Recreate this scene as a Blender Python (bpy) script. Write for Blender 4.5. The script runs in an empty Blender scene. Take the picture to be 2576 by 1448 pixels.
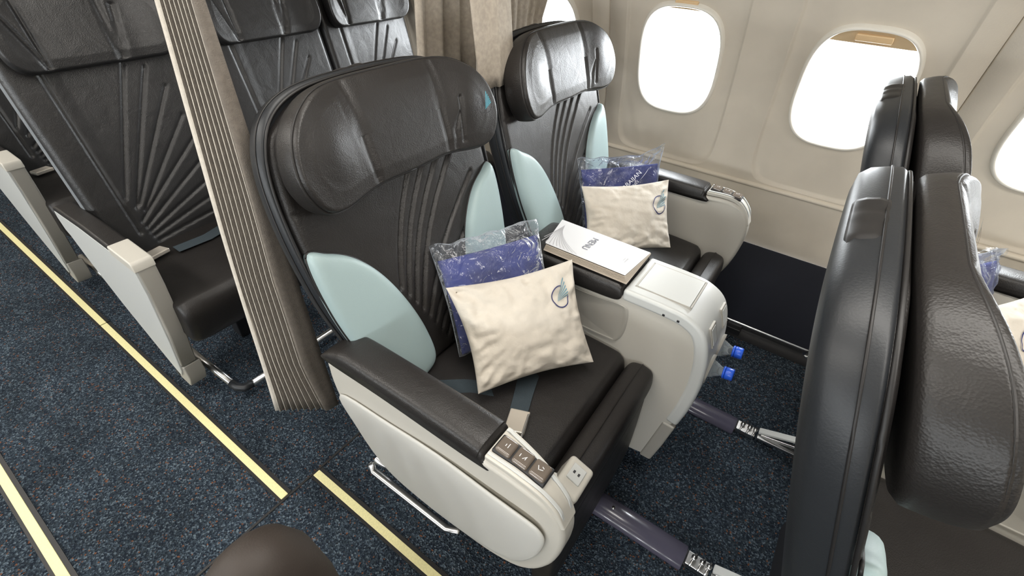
import bpy, bmesh, math, random
import numpy as np
from mathutils import Vector, Matrix, noise

random.seed(4)
SC = bpy.context.scene
COL = SC.collection

# ---------------------------------------------------------------- camera
CAMH = 1.35
cd = bpy.data.cameras.new('camera'); cam = bpy.data.objects.new('camera', cd); COL.objects.link(cam)
F_PX = 1170.716
cd.sensor_width = 36.0; cd.lens = F_PX / 2576 * 36.0; cd.clip_start = 0.01; cd.clip_end = 200
ROT = np.array([[0.8167598, 0.5757128, 0.0381864], [0.3835185, -0.4922654, -0.7814015], [-0.431065, 0.6528625, -0.6228591]])
r, d, f = Vector(ROT[0]), Vector(ROT[1]), Vector(ROT[2])
M = Matrix(((r.x, -d.x, -f.x, 0), (r.y, -d.y, -f.y, 0), (r.z, -d.z, -f.z, CAMH), (0, 0, 0, 1)))
cam.matrix_world = M
SC.camera = cam

# ---------------------------------------------------------------- world, lights, exposure
SC.view_settings.view_transform = 'Standard'; SC.view_settings.look = 'None'
SC.view_settings.gamma = 1.0; SC.view_settings.exposure = 0.38; SC.view_settings.use_curve_mapping = False
W = bpy.data.worlds.new('sky'); SC.world = W; W.use_nodes = True
W.node_tree.nodes['Background'].inputs[0].default_value = (0.93, 0.97, 1.0, 1)
W.node_tree.nodes['Background'].inputs[1].default_value = 3.5
SC.cycles.max_bounces = 8; SC.cycles.diffuse_bounces = 4; SC.cycles.transparent_max_bounces = 12
SC.cycles.sample_clamp_indirect = 4.0

def area(name, loc, target, sx, sy, power, color=(1, 1, 1)):
    l = bpy.data.lights.new(name, 'AREA'); l.shape = 'RECTANGLE'; l.size = sx; l.size_y = sy
    l.energy = power; l.color = color
    o = bpy.data.objects.new(name, l); COL.objects.link(o); o.location = loc
    dirv = Vector(target) - Vector(loc)
    o.rotation_euler = dirv.to_track_quat('-Z', 'Y').to_euler()
    return o
WINX = [-0.533 * k for k in range(-5, 10)]        # window centres along the cabin
# daylight entering through the window openings of both sides
for side in (1, -1):
    for wx in WINX:
        if -3.4 < wx < 2.3:
            area('window_daylight', (wx, side * 1.93, 1.03), (wx, side * 0.6, 0.62), 0.30, 0.24, 6.0, (0.92, 0.97, 1.0))
# the cabin's two ceiling light coves
for side in (1, -1):
    area('ceiling_light', (-0.6, side * 0.55, 2.06), (-0.6, side * 0.35, 0.0), 0.22, 7.0, 52.0, (1.0, 0.965, 0.91)).rotation_euler = (side * 0.12, 0, math.pi / 2)

# ---------------------------------------------------------------- materials
def mat(name, color, rough=0.5, metal=0.0, noise_amt=0.0, noise_scale=60, bump=0.0, bump_scale=300, spec=0.5,
        coat=0.0, color2=None, alpha=1.0, transmission=0.0, emission=None, bump_dist=0.002, sheen=0.0):
    m = bpy.data.materials.new(name); m.use_nodes = True
    nt = m.node_tree; b = nt.nodes['Principled BSDF']
    b.inputs['Base Color'].default_value = (*color, 1); b.inputs['Roughness'].default_value = rough
    b.inputs['Metallic'].default_value = metal; b.inputs['Specular IOR Level'].default_value = spec
    b.inputs['Coat Weight'].default_value = coat; b.inputs['Transmission Weight'].default_value = transmission
    b.inputs['Alpha'].default_value = alpha; b.inputs['Sheen Weight'].default_value = sheen
    if emission:
        b.inputs['Emission Color'].default_value = (*emission[0], 1); b.inputs['Emission Strength'].default_value = emission[1]
    tc = nt.nodes.new('ShaderNodeTexCoord')
    if noise_amt > 0 or color2:
        n = nt.nodes.new('ShaderNodeTexNoise'); n.inputs['Scale'].default_value = noise_scale; n.inputs['Detail'].default_value = 4
        nt.links.new(tc.outputs['Object'], n.inputs['Vector'])
        rp = nt.nodes.new('ShaderNodeValToRGB')
        c2 = color2 if color2 else tuple(c * (1 - noise_amt) for c in color)
        c1 = color if color2 else tuple(min(1, c * (1 + noise_amt)) for c in color)
        rp.color_ramp.elements[0].position = 0.35; rp.color_ramp.elements[1].position = 0.65
        rp.color_ramp.elements[0].color = (*c2, 1); rp.color_ramp.elements[1].color = (*c1, 1)
        nt.links.new(n.outputs['Fac'], rp.inputs['Fac']); nt.links.new(rp.outputs['Color'], b.inputs['Base Color'])
    if bump > 0:
        n2 = nt.nodes.new('ShaderNodeTexNoise'); n2.inputs['Scale'].default_value = bump_scale; n2.inputs['Detail'].default_value = 3
        nt.links.new(tc.outputs['Object'], n2.inputs['Vector'])
        bp = nt.nodes.new('ShaderNodeBump'); bp.inputs['Strength'].default_value = bump; bp.inputs['Distance'].default_value = bump_dist
        nt.links.new(n2.outputs['Fac'], bp.inputs['Height']); nt.links.new(bp.outputs['Normal'], b.inputs['Normal'])
    return m

def leather(name, color, rough=0.36, wrinkle=0.5):
    m = bpy.data.materials.new(name); m.use_nodes = True
    nt = m.node_tree; b = nt.nodes['Principled BSDF']
    b.inputs['Base Color'].default_value = (*color, 1); b.inputs['Roughness'].default_value = rough
    b.inputs['Specular IOR Level'].default_value = 0.48
    tc = nt.nodes.new('ShaderNodeTexCoord')
    v = nt.nodes.new('ShaderNodeTexVoronoi'); v.inputs['Scale'].default_value = 420
    n = nt.nodes.new('ShaderNodeTexNoise'); n.inputs['Scale'].default_value = 16; n.inputs['Detail'].default_value = 5; n.inputs['Distortion'].default_value = 0.8
    nt.links.new(tc.outputs['Object'], v.inputs['Vector']); nt.links.new(tc.outputs['Object'], n.inputs['Vector'])
    b1 = nt.nodes.new('ShaderNodeBump'); b1.inputs['Strength'].default_value = 0.22; b1.inputs['Distance'].default_value = 0.0012
    b2 = nt.nodes.new('ShaderNodeBump'); b2.inputs['Strength'].default_value = wrinkle * 0.5; b2.inputs['Distance'].default_value = 0.006
    nt.links.new(v.outputs['Distance'], b1.inputs['Height']); nt.links.new(n.outputs['Fac'], b2.inputs['Height'])
    nt.links.new(b1.outputs['Normal'], b2.inputs['Normal']); nt.links.new(b2.outputs['Normal'], b.inputs['Normal'])
    mr = nt.nodes.new('ShaderNodeMapRange'); mr.inputs['To Min'].default_value = rough - 0.05; mr.inputs['To Max'].default_value = rough + 0.1
    nt.links.new(n.outputs['Fac'], mr.inputs['Value']); nt.links.new(mr.outputs['Result'], b.inputs['Roughness'])
    return m

def carpet_mat():
    m = bpy.data.materials.new('carpet'); m.use_nodes = True
    nt = m.node_tree; b = nt.nodes['Principled BSDF']; b.inputs['Roughness'].default_value = 0.95
    b.inputs['Specular IOR Level'].default_value = 0.12
    tc = nt.nodes.new('ShaderNodeTexCoord')
    v = nt.nodes.new('ShaderNodeTexVoronoi'); v.inputs['Scale'].default_value = 250
    nt.links.new(tc.outputs['Object'], v.inputs['Vector'])
    sp = nt.nodes.new('ShaderNodeSeparateColor'); nt.links.new(v.outputs['Color'], sp.inputs['Color'])
    rp = nt.nodes.new('ShaderNodeValToRGB'); cr = rp.color_ramp; cr.interpolation = 'CONSTANT'
    cols = [(0.0, (0.014, 0.020, 0.030)), (0.30, (0.034, 0.047, 0.061)), (0.55, (0.024, 0.032, 0.041)), (0.72, (0.060, 0.081, 0.104)),
            (0.86, (0.105, 0.135, 0.160)), (0.945, (0.15, 0.065, 0.036)), (0.966, (0.026, 0.032, 0.040))]
    while len(cr.elements) < len(cols): cr.elements.new(0.5)
    for e, (p, c) in zip(cr.elements, cols): e.position = p; e.color = (*c, 1)
    nt.links.new(sp.outputs['Red'], rp.inputs['Fac'])
    n = nt.nodes.new('ShaderNodeTexNoise'); n.inputs['Scale'].default_value = 5; n.inputs['Detail'].default_value = 3
    nt.links.new(tc.outputs['Object'], n.inputs['Vector'])
    mr = nt.nodes.new('ShaderNodeMapRange'); mr.inputs['From Min'].default_value = 0.3; mr.inputs['From Max'].default_value = 0.7
    mr.inputs['To Min'].default_value = 0.72; mr.inputs['To Max'].default_value = 1.2
    nt.links.new(n.outputs['Fac'], mr.inputs['Value'])
    mx = nt.nodes.new('ShaderNodeVectorMath'); mx.operation = 'SCALE'
    nt.links.new(rp.outputs['Color'], mx.inputs[0]); nt.links.new(mr.outputs['Result'], mx.inputs['Scale'])
    nt.links.new(mx.outputs['Vector'], b.inputs['Base Color'])
    bp = nt.nodes.new('ShaderNodeBump'); bp.inputs['Strength'].default_value = 0.9; bp.inputs['Distance'].default_value = 0.004
    nt.links.new(v.outputs['Distance'], bp.inputs['Height']); nt.links.new(bp.outputs['Normal'], b.inputs['Normal'])
    return m

def plastic_film():
    m = bpy.data.materials.new('clear_film'); m.use_nodes = True
    nt = m.node_tree; nt.nodes.clear()
    out = nt.nodes.new('ShaderNodeOutputMaterial'); mix = nt.nodes.new('ShaderNodeMixShader')
    tr = nt.nodes.new('ShaderNodeBsdfTransparent'); tr.inputs[0].default_value = (0.93, 0.95, 0.98, 1)
    gl = nt.nodes.new('ShaderNodeBsdfGlossy'); gl.inputs['Roughness'].default_value = 0.16
    df = nt.nodes.new('ShaderNodeBsdfDiffuse'); df.inputs[0].default_value = (0.8, 0.85, 0.92, 1)
    m2 = nt.nodes.new('ShaderNodeMixShader'); m2.inputs[0].default_value = 0.45
    lw = nt.nodes.new('ShaderNodeLayerWeight'); lw.inputs[0].default_value = 0.30
    mr = nt.nodes.new('ShaderNodeMapRange'); mr.inputs['To Min'].default_value = 0.05; mr.inputs['To Max'].default_value = 0.75
    tc = nt.nodes.new('ShaderNodeTexCoord'); n = nt.nodes.new('ShaderNodeTexNoise'); n.inputs['Scale'].default_value = 22; n.inputs['Detail'].default_value = 3
    n.inputs['Distortion'].default_value = 1.4
    bp = nt.nodes.new('ShaderNodeBump'); bp.inputs['Strength'].default_value = 1.0; bp.inputs['Distance'].default_value = 0.012
    L = nt.links.new
    L(tc.outputs['Object'], n.inputs['Vector']); L(n.outputs['Fac'], bp.inputs['Height'])
    L(bp.outputs['Normal'], gl.inputs['Normal']); L(bp.outputs['Normal'], lw.inputs['Normal']); L(bp.outputs['Normal'], df.inputs['Normal'])
    L(lw.outputs['Fresnel'], mr.inputs['Value']); L(mr.outputs['Result'], mix.inputs[0])
    L(gl.outputs[0], m2.inputs[1]); L(df.outputs[0], m2.inputs[2])
    L(tr.outputs[0], mix.inputs[1]); L(m2.outputs[0], mix.inputs[2]); L(mix.outputs[0], out.inputs['Surface'])
    return m

def pane_mat():
    m = bpy.data.materials.new('window_glass'); m.use_nodes = True
    nt = m.node_tree; nt.nodes.clear()
    out = nt.nodes.new('ShaderNodeOutputMaterial'); mix = nt.nodes.new('ShaderNodeMixShader'); mix.inputs[0].default_value = 0.08
    tr = nt.nodes.new('ShaderNodeBsdfTransparent'); gl = nt.nodes.new('ShaderNodeBsdfGlossy'); gl.inputs['Roughness'].default_value = 0.05
    nt.links.new(tr.outputs[0], mix.inputs[1]); nt.links.new(gl.outputs[0], mix.inputs[2]); nt.links.new(mix.outputs[0], out.inputs['Surface'])
    return m

LEA = leather('brown_black_leather', (0.0165, 0.0145, 0.0135), 0.40, 0.5)
LEA_CUSH = leather('cushion_leather', (0.014, 0.012, 0.0112), 0.42, 0.3)
LEA_ECO = leather('economy_leather', (0.018, 0.0175, 0.018), 0.36, 0.7)
SHELLM = mat('charcoal_shell', (0.013, 0.015, 0.018), 0.45, bump=0.1, bump_scale=400)
TEAL = mat('pale_teal_leather', (0.33, 0.425, 0.43), 0.45, bump=0.15, bump_scale=500)
WHITE = mat('warm_white_plastic', (0.54, 0.515, 0.46), 0.38, bump=0.05, bump_scale=600)
PANEL = mat('side_panel_plastic', (0.57, 0.56, 0.525), 0.34, bump=0.06, bump_scale=700)
TRIMW = mat('cool_white_plastic', (0.56, 0.57, 0.555), 0.32)
GREIGE = mat('greige_plastic', (0.38, 0.36, 0.32), 0.4)
BUTTON = mat('smoked_button', (0.13, 0.105, 0.085), 0.15, coat=0.8)
BLACK = mat('black_plastic', (0.012, 0.012, 0.014), 0.5)
PIPE = mat('piping_black', (0.010, 0.009, 0.009), 0.5)
CHROME = mat('brushed_metal', (0.62, 0.62, 0.62), 0.28, metal=1.0)
BUCKLE = mat('buckle_metal', (0.72, 0.66, 0.58), 0.3, metal=0.55)
BELT = mat('belt_webbing', (0.030, 0.044, 0.054), 0.8, bump=0.5, bump_scale=900)
CARPET = carpet_mat()
STRIP = mat('glow_strip', (0.8, 0.73, 0.38), 0.5, noise_amt=0.06, noise_scale=200)
WALLM = mat('cream_wall', (0.7, 0.63, 0.53), 0.5, noise_amt=0.04, noise_scale=7, bump=0.12, bump_scale=260)
RIMW = mat('window_rim_plastic', (0.88, 0.84, 0.76), 0.25)
SHADEM = mat('window_shade', (0.62, 0.46, 0.28), 0.5)
HANDLEM = mat('shade_handle_plastic', (0.85, 0.60, 0.34), 0.35)
DADO = mat('navy_kick_panel', (0.012, 0.014, 0.024), 0.8, bump=0.4, bump_scale=900)
CURT = mat('taupe_curtain', (0.4, 0.35, 0.29), 0.9, noise_amt=0.10, noise_scale=90, bump=0.5, bump_scale=500)
CURTD = mat('curtain_shaded_cloth', (0.18, 0.155, 0.13), 0.9, noise_amt=0.10, noise_scale=90, bump=0.5, bump_scale=500)  # same taupe cloth, with the shade of the folds put into its colour
CURTL = mat('curtain_hem_lit_edge', (0.62, 0.57, 0.5), 0.9, noise_amt=0.06, noise_scale=90, bump=0.4, bump_scale=500)  # pale hem cloth, also the painted light on the pleat edges
PILLOW = mat('pillow_cotton', (0.58, 0.53, 0.46), 0.9, bump=0.45, bump_scale=34, bump_dist=0.008, noise_amt=0.02)
BLUE = mat('blue_fleece', (0.036, 0.046, 0.175), 0.9, bump=0.5, bump_scale=120, noise_amt=0.25, noise_scale=14)
FILM = plastic_film()
NAVY = mat('navy_print', (0.014, 0.018, 0.10), 0.6)
TEALP = mat('teal_print', (0.11, 0.24, 0.30), 0.6)
TEALT = mat('teal_thread', (0.03, 0.33, 0.42), 0.5)
PAPER = mat('white_card', (0.6, 0.6, 0.61), 0.5)
PAGE = mat('cream_pages', (0.46, 0.4, 0.33), 0.7)
GREYP = mat('grey_print', (0.1, 0.105, 0.14), 0.6)
LGREY = mat('light_grey_print', (0.38, 0.37, 0.38), 0.6)
INKW = mat('white_print', (0.80, 0.82, 0.92), 0.5)
CAPB = mat('blue_bottle_cap', (0.02, 0.10, 0.62), 0.3)
SHROUD = mat('smoky_track_cover', (0.085, 0.080, 0.115), 0.22, coat=0.3)
BROWNB = mat('brown_bag', (0.035, 0.026, 0.021), 0.6, noise_amt=0.1, noise_scale=8, bump=0.2, bump_scale=300)
PANE = pane_mat()
WATER = mat('bottle_plastic', (0.85, 0.93, 0.97), 0.05, transmission=0.9, spec=0.6)
CEILM = mat('ceiling_plastic', (0.62, 0.58, 0.52), 0.5)
LAMPM = mat('lamp_diffuser', (0.9, 0.9, 0.85), 0.4, emission=((1, 0.95, 0.86), 2.0))
GREYF = mat('grey_pocket_fabric', (0.17, 0.185, 0.20), 0.8, bump=0.3, bump_scale=300)

# ---------------------------------------------------------------- helpers
def mesh(name, verts, faces, m, parent=None, smooth=True):
    me = bpy.data.meshes.new(name)
    me.from_pydata([tuple(v) for v in verts], [], [tuple(q) for q in faces]); me.update()
    bm = bmesh.new(); bm.from_mesh(me); bmesh.ops.recalc_face_normals(bm, faces=bm.faces); bm.to_mesh(me); bm.free()
    if smooth: me.polygons.foreach_set('use_smooth', [True] * len(me.polygons))
    o = bpy.data.objects.new(name, me); COL.objects.link(o); me.materials.append(m)
    if parent: o.parent = parent
    return o

def bevel(o, w, seg=3, angle=35):
    b = o.modifiers.new('bevel', 'BEVEL'); b.width = w; b.segments = seg; b.limit_method = 'ANGLE'; b.angle_limit = math.radians(angle)
    b.harden_normals = True
    return o

def thing(name, label, cat, loc=(0, 0, 0), group=None):
    o = bpy.data.objects.new(name, None); COL.objects.link(o); o.location = loc; o.empty_display_size = 0.05
    return tag(o, label, cat, group)
def tag(o, label, cat, group=None):
    o['label'] = label; o['category'] = cat
    if group: o['group'] = group
    return o
def struct(o):
    o['kind'] = 'structure'; return o

def box(name, lo, hi, m, parent=None, bev=0.0, seg=3):
    x0, y0, z0 = lo; x1, y1, z1 = hi
    v = [(x, y, z) for x in (x0, x1) for y in (y0, y1) for z in (z0, z1)]
    f = [(0, 1, 3, 2), (4, 6, 7, 5), (0, 4, 5, 1), (2, 3, 7, 6), (0, 2, 6, 4), (1, 5, 7, 3)]
    o = mesh(name, v, f, m, parent, smooth=bev > 0)
    if bev: bevel(o, bev, seg)
    return o

def obox(name, c, ax, ay, az, m, parent=None, bev=0.0, seg=3):
    """oriented box: centre and three half-axis vectors"""
    c, ax, ay, az = map(Vector, (c, ax, ay, az))
    v = [c + ax * i + ay * j + az * k for i in (-1, 1) for j in (-1, 1) for k in (-1, 1)]
    f = [(0, 1, 3, 2), (4, 6, 7, 5), (0, 4, 5, 1), (2, 3, 7, 6), (0, 2, 6, 4), (1, 5, 7, 3)]
    o = mesh(name, v, f, m, parent, smooth=bev > 0)
    if bev: bevel(o, bev, seg)
    return o

def smooth_closed(pts, n=8):
    P = np.array(pts, float); N = len(P); out = []
    for i in range(N):
        p0, p1, p2, p3 = P[i - 1], P[i], P[(i + 1) % N], P[(i + 2) % N]
        for k in range(n):
            t = k / n
            out.append(0.5 * ((2 * p1) + (-p0 + p2) * t + (2 * p0 - 5 * p1 + 4 * p2 - p3) * t * t + (-p0 + 3 * p1 - 3 * p2 + p3) * t ** 3))
    return np.array(out)
def smooth_open(pts, n=8):
    P = np.array(pts, float); P = np.vstack([2 * P[0] - P[1], P, 2 * P[-1] - P[-2]]); out = []
    for i in range(1, len(P) - 2):
        p0, p1, p2, p3 = P[i - 1], P[i], P[i + 1], P[i + 2]
        for k in range(n):
            t = k / n
            out.append(0.5 * ((2 * p1) + (-p0 + p2) * t + (2 * p0 - 5 * p1 + 4 * p2 - p3) * t * t + (-p0 + 3 * p1 - 3 * p2 + p3) * t ** 3))
    out.append(P[-2]); return np.array(out)

def prism_xz(name, poly, y0, y1, m, parent=None, bev=0.0, seg=3, fn=None, inset=None):
    """polygon in (x,z) extruded from y0 to y1"""
    n = len(poly); v = [(a, y0, b) for a, b in poly] + [(a, y1, b) for a, b in poly]
    if fn: v = [fn(*p) for p in v]
    f = [tuple(range(n)), tuple(range(2 * n - 1, n - 1, -1))] + [(i, (i + 1) % n, n + (i + 1) % n, n + i) for i in range(n)]
    o = mesh(name, v, f, m, parent)
    if bev: bevel(o, bev, seg, 50)
    return o

def rings(name, R, m, parent=None, cap0=True, cap1=True, closed=True):
    """loft through rings of equal point counts"""
    N = len(R[0]); v = [p for ring in R for p in ring]; f = []
    for k in range(len(R) - 1):
        for i in range(N if closed else N - 1):
            a = k * N + i; b = k * N + (i + 1) % N
            f.append((a, b, b + N, a + N))
    if cap0: f.append(tuple(range(N - 1, -1, -1)))
    if cap1: f.append(tuple(range((len(R) - 1) * N, len(R) * N)))
    return mesh(name, v, f, m, parent)

def tube(name, pts, rad, m, parent=None, n=12, flat=1.0):
    pts = [Vector(p) for p in pts]; R = []
    for i, p in enumerate(pts):
        t = (pts[min(i + 1, len(pts) - 1)] - pts[max(i - 1, 0)]).normalized()
        up = Vector((0, 0, 1)) if abs(t.z) < 0.9 else Vector((1, 0, 0))
        a = t.cross(up).normalized(); b = t.cross(a)
        rr = rad[i] if isinstance(rad, (list, tuple)) else rad
        R.append([p + a * (rr * math.cos(2 * math.pi * k / n)) + b * (rr * flat * math.sin(2 * math.pi * k / n)) for k in range(n)])
    return rings(name, R, m, parent)

# seat-back frame: s runs up the back, n out of its front face
BO = np.array([-0.60, 0, 0.48]); BU = np.array([-0.30, 0, 0.954]); BN = np.array([0.954, 0, 0.30])
def bp(y, s, n, O=BO, U=BU, Nn=BN):
    return (O[0] + U[0] * s + Nn[0] * n, y, O[2] + U[2] * s + Nn[2] * n)

def disk_stack(name, outline, med, profile, m, parent=None, nfun=None, mapper=bp):
    """rings of an outline shrunk towards its spine; profile = [(ratio, n)]"""
    R = []; out = np.array(outline)
    C = np.array([med(a, b) for a, b in out])
    for r_, n_ in profile:
        P = C + (out - C) * r_
        nn = np.full(len(P), n_)
        if nfun is not None: nn = nfun(P[:, 0], P[:, 1], nn, r_)
        R.append([mapper(P[i, 0], P[i, 1], nn[i]) for i in range(len(P))])
    o = rings(name, R, m, parent, True, profile[-1][0] > 0.01)
    if profile[-1][0] < 0.01:
        bm = bmesh.new(); bm.from_mesh(o.data); bmesh.ops.remove_doubles(bm, verts=bm.verts, dist=0.0006); bm.to_mesh(o.data); bm.free()
        o.data.polygons.foreach_set('use_smooth', [True] * len(o.data.polygons))
    return o

def back_field(name, outline, m, parent, nfun, n_edge, n_face, rim, mapper, nu=130, nv=150, p=12):
    """upholstered front as a regular grid: rows up the back, columns across, rim rolled back at the outline"""
    O_ = np.array(outline); s0, s1 = O_[:, 1].min(), O_[:, 1].max()
    R_ = O_[O_[:, 0] >= 0]; R_ = R_[np.argsort(R_[:, 1])]
    tt = np.arange(nv + 1) / nv; vv = 0.5 - 0.5 * np.sign(np.cos(np.pi * tt)) * np.abs(np.cos(np.pi * tt)) ** 0.35 if False else tt
    e_ = 0.06; vv = np.where(tt < e_, (tt / e_) ** 2 * 0.02, np.where(tt > 1 - e_, 1 - ((1 - tt) / e_) ** 2 * 0.02, 0.02 + (tt - e_) / (1 - 2 * e_) * 0.96))
    ss = s0 + (s1 - s0) * vv; hw = np.interp(ss, R_[:, 1], R_[:, 0])
    tu = np.arange(nu + 1) / nu; au = np.where(tu < e_, (tu / e_) ** 2 * 0.02, np.where(tu > 1 - e_, 1 - ((1 - tu) / e_) ** 2 * 0.02, 0.02 + (tu - e_) / (1 - 2 * e_) * 0.96)) * 2 - 1
    A, S_ = np.meshgrid(au, ss); HW = np.repeat(hw[:, None], nu + 1, 1); Y = A * np.maximum(HW, 0.004)
    d_ = np.minimum((1 - np.abs(A)) * HW, np.minimum(S_ - s0, s1 - S_)); d_ = np.minimum(d_, rim) / rim
    prof = np.sqrt(np.clip(1 - (1 - d_) ** 2, 0, 1))
    NN = n_edge + (n_face - n_edge) * prof
    NN = NN + (nfun(Y.ravel(), S_.ravel(), np.full(Y.size, 1.0), 0.0).reshape(Y.shape) - 1.0) * np.clip(d_ * 1.2 - 0.2, 0, 1)
    V = [mapper(Y[j, i], S_[j, i], NN[j, i]) for j in range(nv + 1) for i in range(nu + 1)]
    F = [(j * (nu + 1) + i, j * (nu + 1) + i + 1, (j + 1) * (nu + 1) + i + 1, (j + 1) * (nu + 1) + i) for j in range(nv) for i in range(nu)]
    return mesh(name, V, F, m, parent)

def seg_dist(y, s, a, b):
    a = np.array(a, float); b = np.array(b, float); ab = b - a
    t = np.clip(((y - a[0]) * ab[0] + (s - a[1]) * ab[1]) / (ab @ ab), 0, 1)
    return np.hypot(y - (a[0] + t * ab[0]), s - (a[1] + t * ab[1]))
def groove(y, s, segs, w, depth):
    g = np.zeros_like(y)
    for a, b in segs:
        g = np.minimum(g, -depth * np.exp(-(seg_dist(y, s, a, b) / w) ** 2))
    return g
def poly_segs(pts): return [(pts[i], pts[i + 1]) for i in range(len(pts) - 1)]

def text_mesh(s, size):
    c = bpy.data.curves.new('t', 'FONT'); c.body = s; c.size = size; c.resolution_u = 3; c.fill_mode = 'FRONT'
    o = bpy.data.objects.new('t', c); COL.objects.link(o)
    dg = bpy.context.evaluated_depsgraph_get(); dg.update()
    me = bpy.data.meshes.new_from_object(o.evaluated_get(dg))
    vs = [tuple(v.co) for v in me.vertices]; fs = [tuple(p.vertices) for p in me.polygons]
    bpy.data.objects.remove(o); bpy.data.meshes.remove(me); bpy.data.curves.remove(c)
    return vs, fs

def emblem_shapes():
    """ring with a gap and a fan of stripes, in a unit frame (ring radius 1, centre 0)"""
    ring_v, ring_f = [], []
    a0, a1, n = math.radians(80), math.radians(362), 44
    for i in range(n + 1):
        a = a0 + (a1 - a0) * i / n
        ring_v += [(math.cos(a), math.sin(a)), (0.90 * math.cos(a), 0.90 * math.sin(a))]
    ring_f = [(2 * i, 2 * i + 1, 2 * i + 3, 2 * i + 2) for i in range(n)]
    fan_v, fan_f = [], []
    apex = np.array([-0.45, -0.45]); tips = [((0.55, 1.75), (0.60, 1.56)), ((0.66, 1.36), (0.70, 1.20)), ((0.75, 1.02), (0.79, 0.87)),
             ((0.82, 0.72), (0.85, 0.58)), ((0.88, 0.44), (0.90, 0.31)), ((0.92, 0.18), (0.93, 0.06))]
    for p, q in tips:
        k = len(fan_v); N = 8
        for i in range(N + 1):
            t = 0.03 + 0.97 * i / N
            fan_v += [tuple(apex + (np.array(p) - apex) * t), tuple(apex + (np.array(q) - apex) * t)]
        fan_f += [(k + 2 * i, k + 2 * i + 1, k + 2 * i + 3, k + 2 * i + 2) for i in range(N)]
    return (ring_v, ring_f), (fan_v, fan_f)
(RV, RF), (FV, FF) = emblem_shapes()

# ================================================================ the setting
RW, ZW = 1.85, 0.50
def wall_pt(x, t, out=0.0, side=1):
    a = t / RW
    return (x, side * (RW + out) * math.cos(a), ZW + (RW + out) * math.sin(a))
T_LOW, T_TOP, TC = -0.13, 1.50, 0.484

def se_radius(th, ax, up, dn, p):
    c, s_ = abs(math.cos(th)), math.sin(th)
    b = up if s_ > 0 else dn
    return ((c / ax) ** p + (abs(s_) / b) ** p) ** (-1 / p)
def rect_radius(th, xl, xr, up, dn):
    c, s_ = math.cos(th), math.sin(th); r_ = 1e9
    if c > 1e-9: r_ = min(r_, xr / c)
    if c < -1e-9: r_ = min(r_, -xl / c)
    if s_ > 1e-9: r_ = min(r_, up / s_)
    if s_ < -1e-9: r_ = min(r_, -dn / s_)
    return r_

def wall_cell(xc, side, jl, jr, parent, full=True):
    xl = 0.2665 - (0.003 if jl else 0); xr = 0.2665 - (0.003 if jr else 0)
    up, dn = T_TOP - TC, TC - T_LOW
    per = [2 * math.pi * i / 110 for i in range(110)]
    for i in range(60):
        y_ = -dn + (up + dn) * i / 60
        per += [math.atan2(y_, xr), math.atan2(y_, -xl)]
    for i in range(12):
        x_ = -xl + (xl + xr) * i / 12
        per += [math.atan2(up, x_), math.atan2(-dn, x_)]
    per += [math.atan2(cy, cx) for cx, cy in ((xr, up), (-xl, up), (-xl, -dn), (xr, -dn))]
    per = sorted(a % (2 * math.pi) for a in per); angs = []
    for a in per:
        if not angs or a - angs[-1] > 1e-4: angs.append(a)
    def ring(kind, out, *a):
        return [wall_pt(xc + rr * math.cos(t), TC + rr * math.sin(t), out, side)
                for t in angs for rr in [kind(t, *a)]]
    rim = [ring(se_radius, 0.058, 0.112, 0.150, 0.150, 3.2), ring(se_radius, 0.030, 0.124, 0.165, 0.165, 3.2),
           ring(se_radius, 0.012, 0.131, 0.173, 0.173, 3.1), ring(se_radius, 0.006, 0.133, 0.175, 0.175, 3.1), ring(se_radius, -0.006, 0.135, 0.177, 0.177, 3.0), ring(se_radius, -0.0095, 0.138, 0.180, 0.180, 3.0),
           ring(se_radius, -0.0095, 0.141, 0.183, 0.183, 3.0), ring(se_radius, -0.005, 0.1445, 0.187, 0.187, 3.0), ring(se_radius, 0.005, 0.147, 0.190, 0.190, 3.0)]
    pan = [ring(se_radius, 0.005, 0.147, 0.190, 0.190, 3.0), ring(se_radius, 0.006, 0.172, 0.24, 0.24, 3.4), ring(se_radius, 0.007, 0.188, 0.46, 0.352, 6),
           ring(se_radius, 0.007, 0.1945, 0.70, 0.360, 8), ring(se_radius, -0.0025, 0.1985, 0.74, 0.365, 8), ring(se_radius, -0.0020, 0.2020, 0.76, 0.368, 8),
           ring(se_radius, 0.000, 0.207, 0.80, 0.372, 9), ring(rect_radius, 0.0, xl, xr, up, dn)]
    last = []
    for t in angs:
        r0 = rect_radius(t, xl, xr, up, dn); x_, y_ = r0 * math.cos(t), r0 * math.sin(t); o_ = 0.0
        if jr and x_ > xr - 1e-6: x_, o_ = 0.2665, 0.014
        if jl and -x_ > xl - 1e-6: x_, o_ = -0.2665, 0.014
        last.append(wall_pt(xc + x_, TC + y_, o_, side))
    pan.append(last)
    wp = rings('wall_panel', pan, WALLM, parent, False, False)
    bm = bmesh.new(); bm.from_mesh(wp.data); bmesh.ops.remove_doubles(bm, verts=bm.verts, dist=0.0003); bm.to_mesh(wp.data); bm.free()
    wp.data.polygons.foreach_set('use_smooth', [True] * len(wp.data.polygons))
    return rim, angs

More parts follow.
